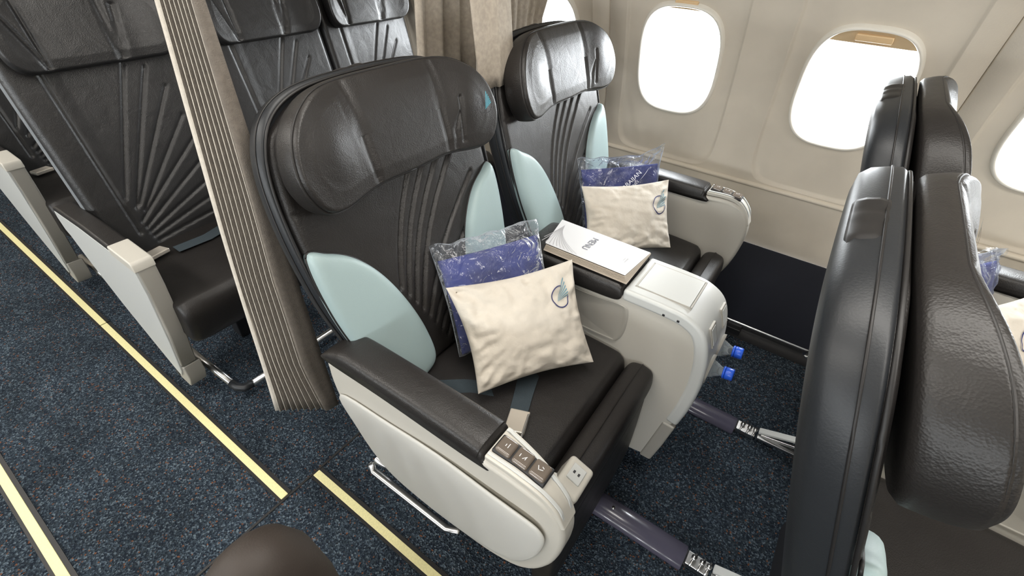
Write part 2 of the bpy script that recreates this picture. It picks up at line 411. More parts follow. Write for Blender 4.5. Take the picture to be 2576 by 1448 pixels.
win_shade = {0: (1.107, (-0.045, 0.045)), 1: (1.136, (-0.035, 0.040))}
walls = {}
for side, wn in ((1, 'wall_left'), (-1, 'wall_right')):
    wl = struct(bpy.data.objects.new(wn, None)); COL.objects.link(wl); walls[side] = wl
    for k in range(-5, 10):
        xc = -0.533 * k
        jl = k % 2 == 1; jr = k % 2 == 0
        rim, angs = wall_cell(xc, side, jl, jr, wl)
        if side == 1 and -2 <= k <= 4:
            wo = struct(bpy.data.objects.new('window_%d' % (k + 3), None)); COL.objects.link(wo)
            rings('window_rim', rim, RIMW, wo, False, False)
            gl = [wall_pt(xc + rr * math.cos(t), TC + rr * math.sin(t), 0.055, side) for t in angs for rr in [se_radius(t, 0.1125, 0.1505, 0.1505, 3.2)]]
            mesh('window_pane', gl, [tuple(range(len(gl)))], PANE, wo, smooth=False)
            zb, (hx0, hx1) = win_shade.get(k, (1.15, (-0.04, 0.04)))
            t0 = math.asin((zb - ZW) / RW) * RW; vs = []; half = se_radius
            rows = [t0 + (TC + 0.1735 - t0) * i / 6 for i in range(7)]
            for t_ in rows:
                w_ = 0.130 * max(0.0, 1 - (abs(t_ - TC) / 0.174) ** 3.1) ** (1 / 3.1)
                vs += [wall_pt(xc - w_, t_, 0.007, side), wall_pt(xc + w_, t_, 0.007, side), wall_pt(xc - w_, t_, 0.012, side), wall_pt(xc + w_, t_, 0.012, side)]
            fs = []
            for i in range(6):
                a = 4 * i; fs += [(a, a + 1, a + 5, a + 4), (a + 2, a + 6, a + 7, a + 3), (a, a + 4, a + 6, a + 2), (a + 1, a + 3, a + 7, a + 5)]
            fs += [(0, 2, 3, 1)]
            sh = mesh('window_shade', vs, fs, SHADEM, wo, smooth=False)
            th = t0 + 0.020
            p = Vector(wall_pt(xc + (hx0 + hx1) / 2, th, 0.003, side)); a = th / RW
            tv = Vector((0, -side * math.sin(a), math.cos(a))); nvv = Vector((0, side * math.cos(a), math.sin(a)))
            obox('shade_handle', p, Vector(((hx1 - hx0) / 2, 0, 0)), tv * 0.0095, nvv * 0.006, HANDLEM, sh, 0.003)
        else:
            rings('window_rim', rim, RIMW, wl, False, False)
# lower wall band and sill ledge
def wall_strip(name, prof, x0, x1, m, parent=None, side=1):
    v = []; n = len(prof)
    for x in (x0, x1): v += [(x, side * y, z) for y, z in prof]
    f = [(i, i + 1, n + i + 1, n + i) for i in range(n - 1)]
    return mesh(name, v, f, m, parent)
def wy(z, out=0.0): return math.sqrt((RW + out) ** 2 - (z - ZW) ** 2)
for side, wn in ((1, 'left'), (-1, 'right')):
    tr = struct(wall_strip('trim_1' if side == 1 else 'trim_2', [(wy(0.592, 0.0), 0.592), (wy(0.597, -0.008), 0.597), (wy(0.603, -0.011), 0.603), (wy(0.609, -0.006), 0.609), (wy(0.613, 0.002), 0.613)], -5.05, 2.93, WALLM, side=side))
    bb = struct(bpy.data.objects.new('baseboard_' + wn, None)); COL.objects.link(bb)
    prof = [(1.838, 0.374), (1.833, 0.371), (1.779, 0.035), (1.779, 0.028), (1.82, 0.028)]
    wall_strip('kick_panel', prof, -5.05, 2.93, DADO, bb, side)
    wall_strip('metal_edge', [(1.778, 0.040), (1.775, 0.038), (1.775, 0.028), (1.79, 0.027)], -5.05, 2.93, CHROME, bb, side)
    wall_strip('duct', [(1.80, 0.028), (1.80, 0.002), (1.72, 0.0015)], -5.05, 2.93, BLACK, bb, side)
    if side == 1:
        for x in (-0.02, -1.1, 0.9, -2.2):
            box('bracket', (x - 0.03, 1.735, 0.0), (x + 0.03, 1.782, 0.03), BLACK, bb, 0.003)
# ceiling and bins closing the cabin above, bulkheads at the ends
yt, zt = wall_pt(0, T_TOP)[1:]
ceil_prof = [(yt, zt), (yt - 0.10, zt + 0.02), (0.98, 1.66), (0.80, 1.72), (0.72, 1.95), (0.70, 2.10), (0.35, 2.17), (0, 2.19)]
ceil_prof = ceil_prof + [(-y, z) for y, z in ceil_prof[-2::-1]]
struct(wall_strip('ceiling', ceil_prof, -5.05, 2.93, CEILM))
for side, i in ((1, 3), (-1, 4)):
    struct(box('trim_%d' % i, (-5.0, side * 0.55 - 0.06, 2.085), (2.9, side * 0.55 + 0.06, 2.115), LAMPM, None, 0.01))
struct(box('wall_rear', (-5.08, -1.9, 0), (-5.03, 1.9, 2.2), WALLM)); struct(box('wall_front', (2.92, -1.9, 0), (2.97, 1.9, 2.2), WALLM))

# floor with carpet sections, dark joints and glow strips
fl = struct(mesh('floor', [(-5.05, -1.86, 0), (2.93, -1.86, 0), (2.93, 1.86, 0), (-5.05, 1.86, 0)], [(0, 1, 2, 3)], CARPET, smooth=False))
box('carpet_joint', (-0.893, -1.7, 0.0), (-0.886, 1.72, 0.0022), PIPE, fl)
def glow(y, x0, x1, label):
    o = box('glow_strip', (x0, y - 0.011, 0.0005), (x1, y + 0.011, 0.0045), STRIP, None, 0.001, 1)
    tag(o, label, 'floor strip', 'photoluminescent floor strips')
    box('carpet_edge', (x0, y + 0.011, 0.0003), (x1, y + 0.022, 0.0030), PIPE, o)
    box('carpet_edge', (x0, y - 0.019, 0.0003), (x1, y - 0.011, 0.0024), PIPE, o)
glow(0.2055, -4.9, -2.103, 'yellow glow strip on the carpet beside the rear economy rows, beyond the joint')
glow(0.2055, -2.098, -0.894, 'yellow glow strip on the carpet running from the strip joint to the dark carpet seam')
glow(0.3065, -0.884, 2.8, 'yellow glow strip beside the cream armrest, starting at the dark carpet seam')
glow(-0.2435, -4.9, 2.8, 'yellow glow strip on the far side of the aisle, at the bottom left corner')

# ================================================================ business seats (local y = 0 at the seat's middle, x as in the main row)
HALF_SHELL = [(0.0, -0.02), (0.20, -0.02), (0.232, 0.03), (0.255, 0.13), (0.277, 0.24), (0.286, 0.33), (0.288, 0.43), (0.280, 0.52), (0.262, 0.58), (0.232, 0.622), (0.185, 0.648), (0.12, 0.660), (0.0, 0.664)]
def sym(half):
    return half + [(-a, b) for a, b in half[-2:0:-1]]
OUT_SHELL = smooth_closed(sym(HALF_SHELL), 8)
def med_back(a, b): return (0.0, min(max(b, 0.20), 0.44))
def scale_outline(o, d, cy=0.3):
    o = np.array(o); c = np.array([med_back(a, b) for a, b in o]); v = o - c; L = np.linalg.norm(v, axis=1)[:, None]
    return c + v * (1 - d / L)

def pleats(y, s, S, E, w, depth):
    g = np.zeros_like(y)
    for (y0, s0), (y1, s1) in zip(S, E):
        c = (y0 + 0.30 * (y1 - y0), s0 + 0.50 * (s1 - s0)); pts = []
        for i in range(7):
            t = i / 6
            pts.append(((1 - t) ** 2 * y0 + 2 * t * (1 - t) * c[0] + t * t * y1, (1 - t) ** 2 * s0 + 2 * t * (1 - t) * c[1] + t * t * s1))
        d = np.min([seg_dist(y, s, pts[i], pts[i + 1]) for i in range(6)], axis=0)
        g = np.minimum(g, -depth * np.exp(-(d / w) ** 2))
        g = g + 0.0007 * np.exp(-((d - 0.010) / 0.005) ** 2)
    return g
def cover_n(y, s, nn, r_):
    # front leather: pleats fanning from a point low on the left of the back
    g = pleats(y, s, [(-0.105 + 0.012 * k, 0.215 - 0.026 * k) for k in range(9)],
               [(0.045, 0.48), (0.090, 0.48), (0.135, 0.48), (0.175, 0.47), (0.205, 0.38), (0.185, 0.29), (0.155, 0.215), (0.140, 0.15), (0.125, 0.09)], 0.0038, 0.0080)
    g += groove(y, s, [((-0.275, 0.455), (-0.20, 0.452)), ((0.275, 0.455), (0.20, 0.452))], 0.003, 0.003)
    # soft billow between the pleats and a shallow lumbar
    g += 0.006 * np.exp(-((s - 0.15) / 0.10) ** 2) - 0.006 * np.exp(-(y / 0.10) ** 2) * np.exp(-((s - 0.34) / 0.15) ** 2)
    return np.where(nn > -0.012, nn + g * np.clip((1.0 - r_) * 12, 0, 1), nn)

def head_n(y, s, nn, r_):
    wing = np.clip((np.abs(y) - 0.10) / 0.15, 0, 1.2) ** 1.6
    k = nn / 0.05
    g = groove(y, s, [((-0.108, 0.66), (-0.102, 0.44)), ((0.108, 0.66), (0.102, 0.44))], 0.0045, 0.006)
    g += groove(y, s, poly_segs([(-0.128, 0.62), (-0.118, 0.55), (-0.104, 0.47)]), 0.004, 0.0022)
    g += groove(y, s, poly_segs([(0.150, 0.53), (0.132, 0.50), (0.125, 0.46)]) + [((0.158, 0.56), (0.148, 0.47))], 0.004, 0.004)
    sag = 0.010 * np.exp(-((np.abs(y) - 0.178) / 0.045) ** 2 - ((s - 0.545) / 0.06) ** 2)
    crown = -0.012 * (np.clip(np.abs(s - 0.55) / 0.10, 0, 1) ** 2.5) * np.clip(k, 0, 1) * (s > 0.55) * np.clip(1 - wing * 1.2, 0, 1)
    return nn + 0.016 + wing * (0.010 + 0.014 * np.clip(k, 0, 1)) + crown + (g + sag * fr_(r_)) * fr_(r_) * (nn > 0.02)
def fr_(r_): return float(np.clip((0.955 - r_) * 30, 0, 1))
HEAD_HALF = [(0.0, 0.452), (0.10, 0.453), (0.19, 0.440), (0.238, 0.450), (0.262, 0.488), (0.266, 0.53), (0.250, 0.58), (0.21, 0.622), (0.14, 0.649), (0.0, 0.654)]
OUT_HEAD = smooth_closed(sym(HEAD_HALF), 16)
HEAD_PROFILE = [(0.02, -0.004), (0.93, -0.004), (0.985, 0.002), (0.995, 0.008), (1.006, 0.020), (1.008, 0.030), (0.998, 0.040), (0.990, 0.044), (0.984, 0.0435), (0.978, 0.0405), (0.972, 0.0435), (0.962, 0.0475), (0.94, 0.0505)] + \
               [(0.94 - 0.0215 * k, 0.051 + 0.003 * min(1, k / 12)) for k in range(1, 43)] + [(0.001, 0.054)]
def head_front(y, s):
    n0 = 0.0715 + 0.010 * math.exp(-((abs(y) - 0.178) / 0.045) ** 2 - ((s - 0.545) / 0.06) ** 2); w = min(max((abs(y) - 0.10) / 0.15, 0), 1.2) ** 1.6
    return n0 + w * 0.024

BOL_L = smooth_closed([(-0.276, 0.376), (-0.235, 0.366), (-0.186, 0.332), (-0.140, 0.268), (-0.104, 0.18), (-0.084, 0.09), (-0.086, 0.01), (-0.14, -0.012), (-0.215, 0.0), (-0.252, 0.12), (-0.276, 0.25)], 8)
ARM_POLY = smooth_closed([(-0.655, 0.628), (-0.55, 0.640), (-0.42, 0.645), (-0.26, 0.650), (-0.185, 0.648), (-0.135, 0.628), (-0.105, 0.575), (-0.102, 0.50), (-0.122, 0.40), (-0.168, 0.315), (-0.253, 0.255),
                          (-0.364, 0.231), (-0.463, 0.228), (-0.560, 0.250), (-0.612, 0.315), (-0.648, 0.42), (-0.664, 0.53), (-0.668, 0.60)], 5)
PANEL_POLY = smooth_closed([(-0.648, 0.532), (-0.489, 0.560), (-0.361, 0.574), (-0.240, 0.570), (-0.165, 0.566), (-0.136, 0.545), (-0.132, 0.50), (-0.150, 0.42), (-0.195, 0.335), (-0.265, 0.285),
                            (-0.364, 0.258), (-0.463, 0.254), (-0.550, 0.275), (-0.597, 0.335), (-0.630, 0.43)], 5)

def emblem(parent, mapper, size, centre, mat_ring, mat_fan, rot=0.0):
    ca, sa = math.cos(rot), math.sin(rot)
    def tr(p):
        x, y = p[0] * size, p[1] * size
        return mapper(centre[0] + ca * x - sa * y, centre[1] + sa * x + ca * y)
    e = mesh('emblem', [tr(p) for p in RV], RF, mat_ring, parent, smooth=False)
    k = mesh('emblem_fan', [tr(p) for p in FV], FF, mat_fan, parent, smooth=False)
    return e, k

def make_business_seat(sg):
    """sg = -1: armrest on the aisle side, +1: armrest on the window side"""
    t = thing('business_seat', '', 'seat')
    # shell
    prof = [(0.02, -0.060), (0.88, -0.060), (0.965, -0.053), (0.995, -0.040), (1.0, -0.020), (0.995, -0.004), (0.975, 0.001), (0.95, -0.004), (0.5, -0.008), (0.02, -0.008)]
    disk_stack('seat_shell', OUT_SHELL, med_back, prof, SHELLM, t)
    out2 = smooth_closed(sym([(max(a - 0.012, 0), b if 0.0 < b < 0.6 else b - 0.014 * (1 if b > 0.3 else -1)) for a, b in HALF_SHELL]), 14)
    br = back_field('backrest', out2, LEA, t, cover_n, -0.010, 0.010, 0.016, bp)
    ed = [bp(*(p), 0.004) for p in [(a, b) for a, b in smooth_closed(sym([(max(a - 0.006, 0), b - 0.007 * (1 if b > 0.3 else -1)) for a, b in HALF_SHELL]), 6)]]
    tube('piping', ed + [ed[0]], 0.0028, PIPE, br, 6)
    # headrest with wings
    hd = disk_stack('headrest', OUT_HEAD, lambda a, b: (max(-0.14, min(0.14, a)), 0.55), HEAD_PROFILE, LEA, t, head_n)
    sp_ = np.array([(max(-0.14, min(0.14, a)), 0.55) for a, b in OUT_HEAD]); q_ = sp_ + (OUT_HEAD - sp_) * 0.979
    nn_ = head_n(q_[:, 0], q_[:, 1], np.full(len(q_), 0.0425), 0.979)
    ring_ = [bp(a, b, n_) for (a, b), n_ in zip(q_[::3], nn_[::3])]
    tube('piping', ring_ + [ring_[0]], 0.0019, PIPE, hd, 6)
    def hm(y, s): return bp(y, s, head_front(y, s) + 0.0040)
    emblem(hd, hm, 0.0165, (0.222, 0.527), PIPE, TEALT, 0.12)
    # bolsters
    for sg2 in (-1, 1):
        ol = [(-a * sg2 if sg2 == 1 else a, b) for a, b in BOL_L] if sg2 == 1 else BOL_L
        ol = np.array([(-a, b) for a, b in BOL_L]) if sg2 == 1 else BOL_L
        def med_b(a, b, g=sg2): return (g * (0.16 + 0.10 * min(max((b - 0.06) / 0.26, 0), 1) * 0.6), min(max(b, 0.06), 0.30))
        prof = [(0.02, 0.0), (1.0, 0.0), (1.0, 0.010), (0.99, 0.017), (0.965, 0.023), (0.92, 0.0275), (0.84, 0.031), (0.7, 0.033), (0.5, 0.0342), (0.25, 0.0345), (0.05, 0.0345)]
        bl = disk_stack('bolster', ol, med_b, prof, TEAL, t)
        ring = [bp(a, b, 0.010) for a, b in ol]
        tube('piping', ring + [ring[0]], 0.0026, PIPE, bl, 6)
    # crumpled cover tab gathered on top of the shell
    tabv = []
    R = []
    for i in range(26):
        y = -0.19 + 0.20 * i / 25; top = 0.664 - 0.10 * (abs(y) / 0.24) ** 3
        w_ = 0.007 + 0.004 * noise.noise((y * 60, 1.3, 0))
        R.append([bp(y + 0.002 * noise.noise((y * 90, k, 2)), top + w_ * math.sin(2 * math.pi * k / 10) - 0.004, -0.030 + 0.020 * math.cos(2 * math.pi * k / 10)) for k in range(10)])
    rings('cover_tab', R, PIPE, t)
    sm_ = [bp(a, b, -0.016) for a, b in np.array(scale_outline(OUT_SHELL, -0.0006))[::2]]
    tube('shell_seam', sm_ + [sm_[0]], 0.0016, PIPE, t, 5)
    # cushion, front roll and leg rest
    def slab(name, x0, x1, z0, z1, hw, rr, m, crown=0.0, yofs=0.0, nx=26, ny=22):
        R = []
        prof = []
        P = smooth_closed([(x0, z0 + rr), (x0, z1 - rr), (x0 + rr * 0.35, z1 - rr * 0.3), (x0 + rr * 1.3, z1), ((x0 + x1) / 2, z1 + crown), (x1 - rr * 1.3, z1), (x1 - rr * 0.35, z1 - rr * 0.3), (x1, z1 - rr), (x1, z0 + rr), (x1 - rr, z0), (x0 + rr, z0)], 6)
        c = np.array([(x0 + x1) / 2, (z0 + z1) / 2])
        ys = [-1, -0.992, -0.975, -0.95, -0.9, -0.8, -0.5, 0, 0.5, 0.8, 0.9, 0.95, 0.975, 0.992, 1]
        for yy in ys:
            e = (1 - abs(yy) ** 18) ** 0.5 if abs(yy) < 1 else 0.0
            q = c + (P - c) * (np.array([1 - 0.12 * (1 - e) * (0.06 / max(x1 - x0, 0.06)) * 3, 0.72 + 0.28 * e]))
            R.append([(a, yofs + yy * hw, b) for a, b in q])
        return rings(name, R, m, t)
    slab('seat_cushion', -0.63, -0.207, 0.37, 0.475, 0.238, 0.035, LEA_CUSH, 0.006)
    slab('front_roll', -0.204, -0.128, 0.375, 0.468, 0.239, 0.028, LEA_CUSH, 0.003)
    slab('leg_rest', -0.185, -0.130, 0.10, 0.372, 0.232, 0.018, LEA_CUSH, 0.0)
    box('base_frame', (-0.62, -0.225, 0.16), (-0.20, 0.225, 0.37), BLACK, t, 0.01)
    for yy in (-0.165, 0.165):
        box('seat_leg', (-0.58, yy - 0.02, 0.004), (-0.545, yy + 0.02, 0.17), BLACK, t, 0.004)
        box('seat_leg', (-0.26, yy - 0.02, 0.004), (-0.225, yy + 0.02, 0.17), BLACK, t, 0.004)
    # armrest (built for the aisle side, mirrored for the window side)
    yo, yi = -0.315, -0.237
    def arm_fn(x, y, z):
        if y > (yo + yi) / 2 and x > -0.25: y = y - 0.020 * min(1, (x + 0.25) / 0.10)
        elif y < (yo + yi) / 2: y = y + 0.028 * max(0, min(1, (0.56 - z) / 0.33)) ** 1.4 + 0.012 * max(0, (x + 0.20) / 0.1) ** 2 * (1 if x > -0.20 else 0)
        return (x, -sg * y, z) if sg > 0 else (x, y, z)
    def arm_y(y): return -y if sg > 0 else y
    def cap_fn(x, y, z):
        q = -y if sg > 0 else y
        if q > -0.276 and x > -0.25: q -= 0.020 * min(1, (x + 0.25) / 0.10)
        elif q < -0.276 and x > -0.20: q += 0.012 * ((x + 0.20) / 0.1) ** 2
        return (x, -q if sg > 0 else q, z)
    body = prism_xz('armrest', ARM_POLY, yo, yi, WHITE, t, 0.012, 4, arm_fn)
    # raised outer side panel
    def dome(name, poly, y_base, h, m, parent):
        P = np.array(poly); c = np.array([[min(max(a, -0.52), -0.25), 0.41] for a, b in P]); R = []
        for k, (r_, hh) in enumerate([(1.0, -0.004), (0.998, 0.35), (0.985, 0.8), (0.95, 1.0), (0.8, 1.05), (0.5, 1.1), (0.02, 1.1)]):
            q = c + (P - c) * r_; ring = []
            for a, b in q:
                x, y, z = arm_fn(a, y_base, b)
                ring.append((x, y + (h * hh) * (1 if sg > 0 else -1), z))
            R.append(ring)
        return rings(name, R, m, parent)
    dome('side_panel', PANEL_POLY, yo, 0.005, PANEL, body)
    # upper trim band
    def by(y): return arm_y(y)
    # pad
    P = smooth_closed([(-0.262, 0.630), (-0.262, 0.655), (-0.268, 0.668), (-0.29, 0.673), (-0.45, 0.673), (-0.60, 0.668), (-0.645, 0.655), (-0.672, 0.640), (-0.672, 0.622), (-0.5, 0.628)], 5)
    R = []
    for yy in (-1, -0.97, -0.9, -0.78, -0.5, 0, 0.5, 0.78, 0.9, 0.97, 1):
        e = (1 - abs(yy) ** 5) ** 0.4 if abs(yy) < 1 else 0.0
        R.append([(-0.465 + (a + 0.465) * (0.985 + 0.015 * e), by(-0.2745 + 0.0400 * yy), 0.630 + (b - 0.630) * (0.45 + 0.55 * e if b > 0.630 else 1)) for a, b in P])
    rings('arm_pad', R, LEA, t)
    # control panel: curved cap, recessed tray, three buttons
    top = [(-0.259, 0.664), (-0.20, 0.663), (-0.155, 0.652), (-0.122, 0.622), (-0.103, 0.580)]
    def strip_cap(name, pts, y0, y1, th, m, parent, bev):
        pts = smooth_open(pts, 8); poly = []
        N = len(pts); nr = []
        for i in range(N):
            d_ = pts[min(i + 1, N - 1)] - pts[max(i - 1, 0)]; d_ = d_ / np.linalg.norm(d_); nr.append((-d_[1], d_[0]))
        up_ = [tuple(p) for p in pts]; dn_ = [(p[0] - q[0] * th, p[1] - q[1] * th) for p, q in zip(pts, nr)]
        a, b = sorted((by(y0), by(y1)))
        return prism_xz(name, up_ + dn_[::-1], a, b, m, parent, bev, 2, cap_fn)
    cap = strip_cap('control_panel', top, -0.311, -0.241, 0.012, WHITE, t, 0.003)
    strip_cap('panel_edge', [(p[0] + 0.002, p[1] + 0.0028) for p in top[:4]] + [(-0.110, 0.598)], -0.306, -0.300, 0.003, TRIMW, cap, 0.001)
    strip_cap('panel_edge', [(p[0] + 0.002, p[1] + 0.0028) for p in top[:4]] + [(-0.110, 0.598)], -0.252, -0.246, 0.003, TRIMW, cap, 0.001)
    tl = Vector((0.996, 0, -0.087)); tn = Vector((0.087, 0, 0.996))
    tc_ = Vector((-0.204, by(-0.279), 0.6610))
    obox('button_tray', tc_, tl * 0.051, (0, 0.0185, 0), tn * 0.0042, BLACK, cap, 0.003)
    for k in range(3):
        cb = tc_ + tl * (-0.033 + 0.033 * k) + tn * 0.0045
        bt = obox('button', cb, tl * 0.0152, (0, 0.0158, 0), tn * 0.0060, BUTTON, cap, 0.005, 4)
        xb, zb = cb.x, cb.z + 0.0023
        vs, fs = [], []
        a0 = Vector((xb, by(-0.279), zb + 0.0044))
        if k == 0: pts = [((0.004, -0.004), (0.004, 0.005)), ((-0.001, -0.003), (-0.001, 0.002))]
        elif k == 1: pts = [((-0.006, -0.003), (-0.006, 0.003)), ((0.0, -0.004), (0.006, 0.003)), ((0.005, -0.004), (0.005, 0.002))]
        else: pts = [((-0.006, 0.004), (-0.002, -0.003)), ((-0.001, -0.002), (0.005, 0.0)), ((0.005, 0.003), (0.001, 0.005))]
        for p, q in pts:
            d_ = Vector((q[0] - p[0], q[1] - p[1], 0)).normalized() * 0.0007; nrm = Vector((-d_.y, d_.x, 0)); j = len(vs)
            vs += [a0 + Vector((p[0], p[1], 0)) + nrm, a0 + Vector((p[0], p[1], 0)) - nrm, a0 + Vector((q[0], q[1], 0)) - nrm, a0 + Vector((q[0], q[1], 0)) + nrm]
            fs.append((j, j + 1, j + 2, j + 3))
        mesh('icon', vs, fs, PAPER, cap, smooth=False)
    # outlet on the inner face of the armrest
    if sg < 0:
        ob = obox('outlet_plate', (-0.158, by(-0.166), 0.474), (0.026, 0, -0.009), (0, 0.040, 0), (0.010, 0, 0.032), WHITE, t, 0.009, 4)
        obox('socket', (-0.149, by(-0.160), 0.5070), (0.014, 0, -0.005), (0, 0.018, 0), (0.001, 0, 0.003), TRIMW, ob, 0.002)
        for q in (-1, 1):
            obox('socket_hole', (-0.149 + 0.005 * q, by(-0.160), 0.5105 - 0.0018 * q), (0.0022, 0, 0), (0, 0.003, 0), (0, 0, 0.0006), BLACK, ob)
    # bar under the armrest
    tube('lower_bar', [(-0.60, by(-0.262), 0.215), (-0.655, by(-0.268), 0.205), (-0.675, by(-0.275), 0.175), (-0.66, by(-0.28), 0.160), (-0.40, by(-0.28), 0.165), (-0.36, by(-0.275), 0.20)], 0.011, CHROME, t, 8, 0.6)
    return t

def belt(parent, P, Wd, th=0.0022):
    """flat webbing through centre points P with half-width vectors Wd"""
    R = []
    for p, w in zip(P, Wd):
        p, w = Vector(p), Vector(w); h = Vector((0, 0, th))
        R.append([p - w, p + w, p + w + h, p - w + h])
    o = rings('belt_strap', R, BELT, parent); bevel(o, 0.0008, 1)
    return o

def rebase(t, dx, dz=0.0):
    # put the thing's origin at its base, keeping every part where it stands
    for ch in t.children_recursive: ch.data.transform(Matrix.Translation((-dx, 0, -dz)))
    t['bx'] = dx
def copy_tree(o, parent=None):
    c = o.copy(); COL.objects.link(c); c.parent = parent
    for ch in o.children: copy_tree(ch, c)
    return c

PITCH = 0.90
YA, YB = 0.645, 1.295
seatA = make_business_seat(-1)
seatB = make_business_seat(1)
b1 = belt(seatA, [(-0.43, 0.035, 0.480), (-0.372, 0.011, 0.481), (-0.352, -0.040, 0.4815), (-0.331, -0.092, 0.482)], [(0.020, 0.012, 0), (0.0215, 0.013, 0), (0.020, 0.010, 0), (0.019, 0.009, 0)])
bk = obox('buckle', (-0.318, -0.117, 0.487), (0.021, 0.0085, 0), (0.010, -0.028, 0), (0, 0, 0.005), BUCKLE, seatA, 0.003)
obox('buckle_lip', (-0.296, -0.120, 0.489), (0.002, 0.001, 0), (0.010, -0.030, 0), (0, 0, 0.007), CHROME, bk, 0.0015)
b2 = belt(seatA, [(-0.52, -0.14, 0.478), (-0.47, -0.10, 0.479), (-0.42, -0.075, 0.480)], [(0.018, -0.012, 0), (0.018, -0.012, 0), (0.018, -0.014, 0)])
SX = -0.42
rebase(seatA, SX); rebase(seatB, SX)
seatA.location = (SX, YA, 0); seatB.location = (SX, YB, 0)
G = 'wide leather business seats'
seatA2 = copy_tree(seatA); seatA2.location = (SX + PITCH, YA, 0)
seatB2 = copy_tree(seatB); seatB2.location = (SX + PITCH, YB, 0)
tag(seatA, 'wide dark leather aisle seat holding the cream pillow, beside the hanging curtain', 'seat', G)
tag(seatB, 'wide dark leather window seat behind the menu card, half behind the short curtain', 'seat', G)
tag(seatA2, 'dark leather seat back seen edge-on, largest and nearest at the right', 'seat', G)
tag(seatB2, 'dark leather seat back seen edge-on in front of the middle window', 'seat', G)

# ---------------------------------------------------------------- centre console between each pair of seats
def make_console():
    t = thing('centre_console', '', 'console')
    y0, y1 = -0.085, 0.085
    P = smooth_closed([(-0.565, 0.60), (-0.45, 0.612), (-0.262, 0.640), (-0.15, 0.645), (-0.085, 0.640), (-0.060, 0.600), (-0.047, 0.53), (-0.040, 0.45), (-0.042, 0.36), (-0.055, 0.24), (-0.070, 0.122), (-0.10, 0.115), (-0.145, 0.114), (-0.148, 0.18), (-0.145, 0.25), (-0.19, 0.26), (-0.40, 0.26), (-0.55, 0.30), (-0.575, 0.45)], 4)
    body = prism_xz('console_body', P, y0, y1, WHITE, t, 0.006, 3)
    # rounded front fascia wrapping from the tray down to the foot
    F_ = [(-0.262, 0.662), (-0.16, 0.662), (-0.10, 0.655), (-0.055, 0.625), (-0.030, 0.56), (-0.020, 0.47), (-0.024, 0.38), (-0.036, 0.30)]
    pts = smooth_open(F_, 6); N = len(pts); nr = []
    for i in range(N):
        d_ = pts[min(i + 1, N - 1)] - pts[max(i - 1, 0)]; d_ = d_ / np.linalg.norm(d_); nr.append((d_[1], -d_[0]))
    inner = [(p[0] + q[0] * 0.034, p[1] + q[1] * 0.034) for p, q in zip(pts, nr)]
    prism_xz('front_fascia', [tuple(p) for p in pts] + inner[::-1], y0 - 0.004, y1 + 0.004, TRIMW, t, 0.010, 4)
    kick = [(-0.037, 0.294), (-0.050, 0.20), (-0.066, 0.112), (-0.10, 0.110), (-0.086, 0.20), (-0.072, 0.294)]
    prism_xz('foot_cover', kick, y0 - 0.004, y1 + 0.004, GREIGE, t, 0.006, 3)
    # lid on the tray top
    lid = box('tray_lid', (-0.240, -0.055, 0.655), (-0.110, 0.062, 0.6645), TRIMW, t, 0.002)
    for (a, b, c_, e) in ((-0.2445, -0.2405, -0.059, 0.066), (-0.1095, -0.1055, -0.059, 0.066)):
        box('lid_groove', (a, c_, 0.656), (b, e, 0.6627), GREIGE, lid)
    for (c_, e) in ((-0.059, -0.055), (0.062, 0.066)):
        box('lid_groove', (-0.2445, c_, 0.656), (-0.1055, e, 0.6627), GREIGE, lid)
    # slots in the fascia
    for yy in (-0.038, 0.048):
        fr = obox('slot_frame', (-0.0432, yy, 0.6012), (0.0100, 0, -0.0262), (0, 0.0195, 0), (0.0032, 0, 0.0012), GREIGE, t, 0.002)
        obox('slot_recess', (-0.0404, yy - 0.002, 0.6028), (0.0078, 0, -0.0204), (0, 0.0135, 0), (0.0012, 0, 0.0005), TRIMW, fr, 0.0005)
    for yy in (-0.040, 0.050):
        R = []
        for k, (x_, rr) in enumerate([(-0.075, 0.036), (-0.030, 0.037), (-0.018, 0.040), (-0.020, 0.034), (-0.06, 0.033)]):
            R.append([(x_ , yy + rr * math.cos(2 * math.pi * i / 28), 0.500 + rr * 0.95 * math.sin(2 * math.pi * i / 28)) for i in range(28)])
        rings('bottle_pocket', R, GREIGE, t, True, False)
    for x_ in (-0.155, -0.120):
        obox('screw', (x_, y0 - 0.0045, 0.638), (0.003, 0, 0), (0, 0.001, 0), (0, 0, 0.003), BLACK, t, 0.001)
    # side pocket recess
    pk = smooth_closed([(-0.54, 0.597), (-0.35, 0.604), (-0.262, 0.612), (-0.243, 0.598), (-0.240, 0.54), (-0.252, 0.500), (-0.275, 0.492), (-0.40, 0.49), (-0.53, 0.49), (-0.55, 0.54)], 5)
    c = np.array([-0.42, 0.55]); R = []
    for r_, dy in ((1.03, -0.0008), (1.0, -0.003), (0.975, -0.001), (0.94, -0.0003), (0.02, -0.0003)):
        R.append([(c[0] + (a - c[0]) * r_, y0 + dy, c[1] + (b - c[1]) * r_) for a, b in pk])
    rings('side_pocket', R, GREIGE, t, False, True)
    # padded arm rest
    P = smooth_closed([(-0.264, 0.632), (-0.264, 0.655), (-0.272, 0.668), (-0.30, 0.672), (-0.45, 0.668), (-0.54, 0.664), (-0.572, 0.650), (-0.572, 0.620), (-0.50, 0.606), (-0.36, 0.612), (-0.285, 0.618)], 5)
    R = []
    for yy in (-1, -0.985, -0.95, -0.88, -0.7, 0, 0.7, 0.88, 0.95, 0.985, 1):
        e = (1 - abs(yy) ** 9) ** 0.4 if abs(yy) < 1 else 0.0
        R.append([(a, 0.092 * yy, 0.635 + (b - 0.635) * (0.45 + 0.55 * e)) for a, b in P])
    rings('arm_pad', R, LEA, t)
    return t
YC = 0.970
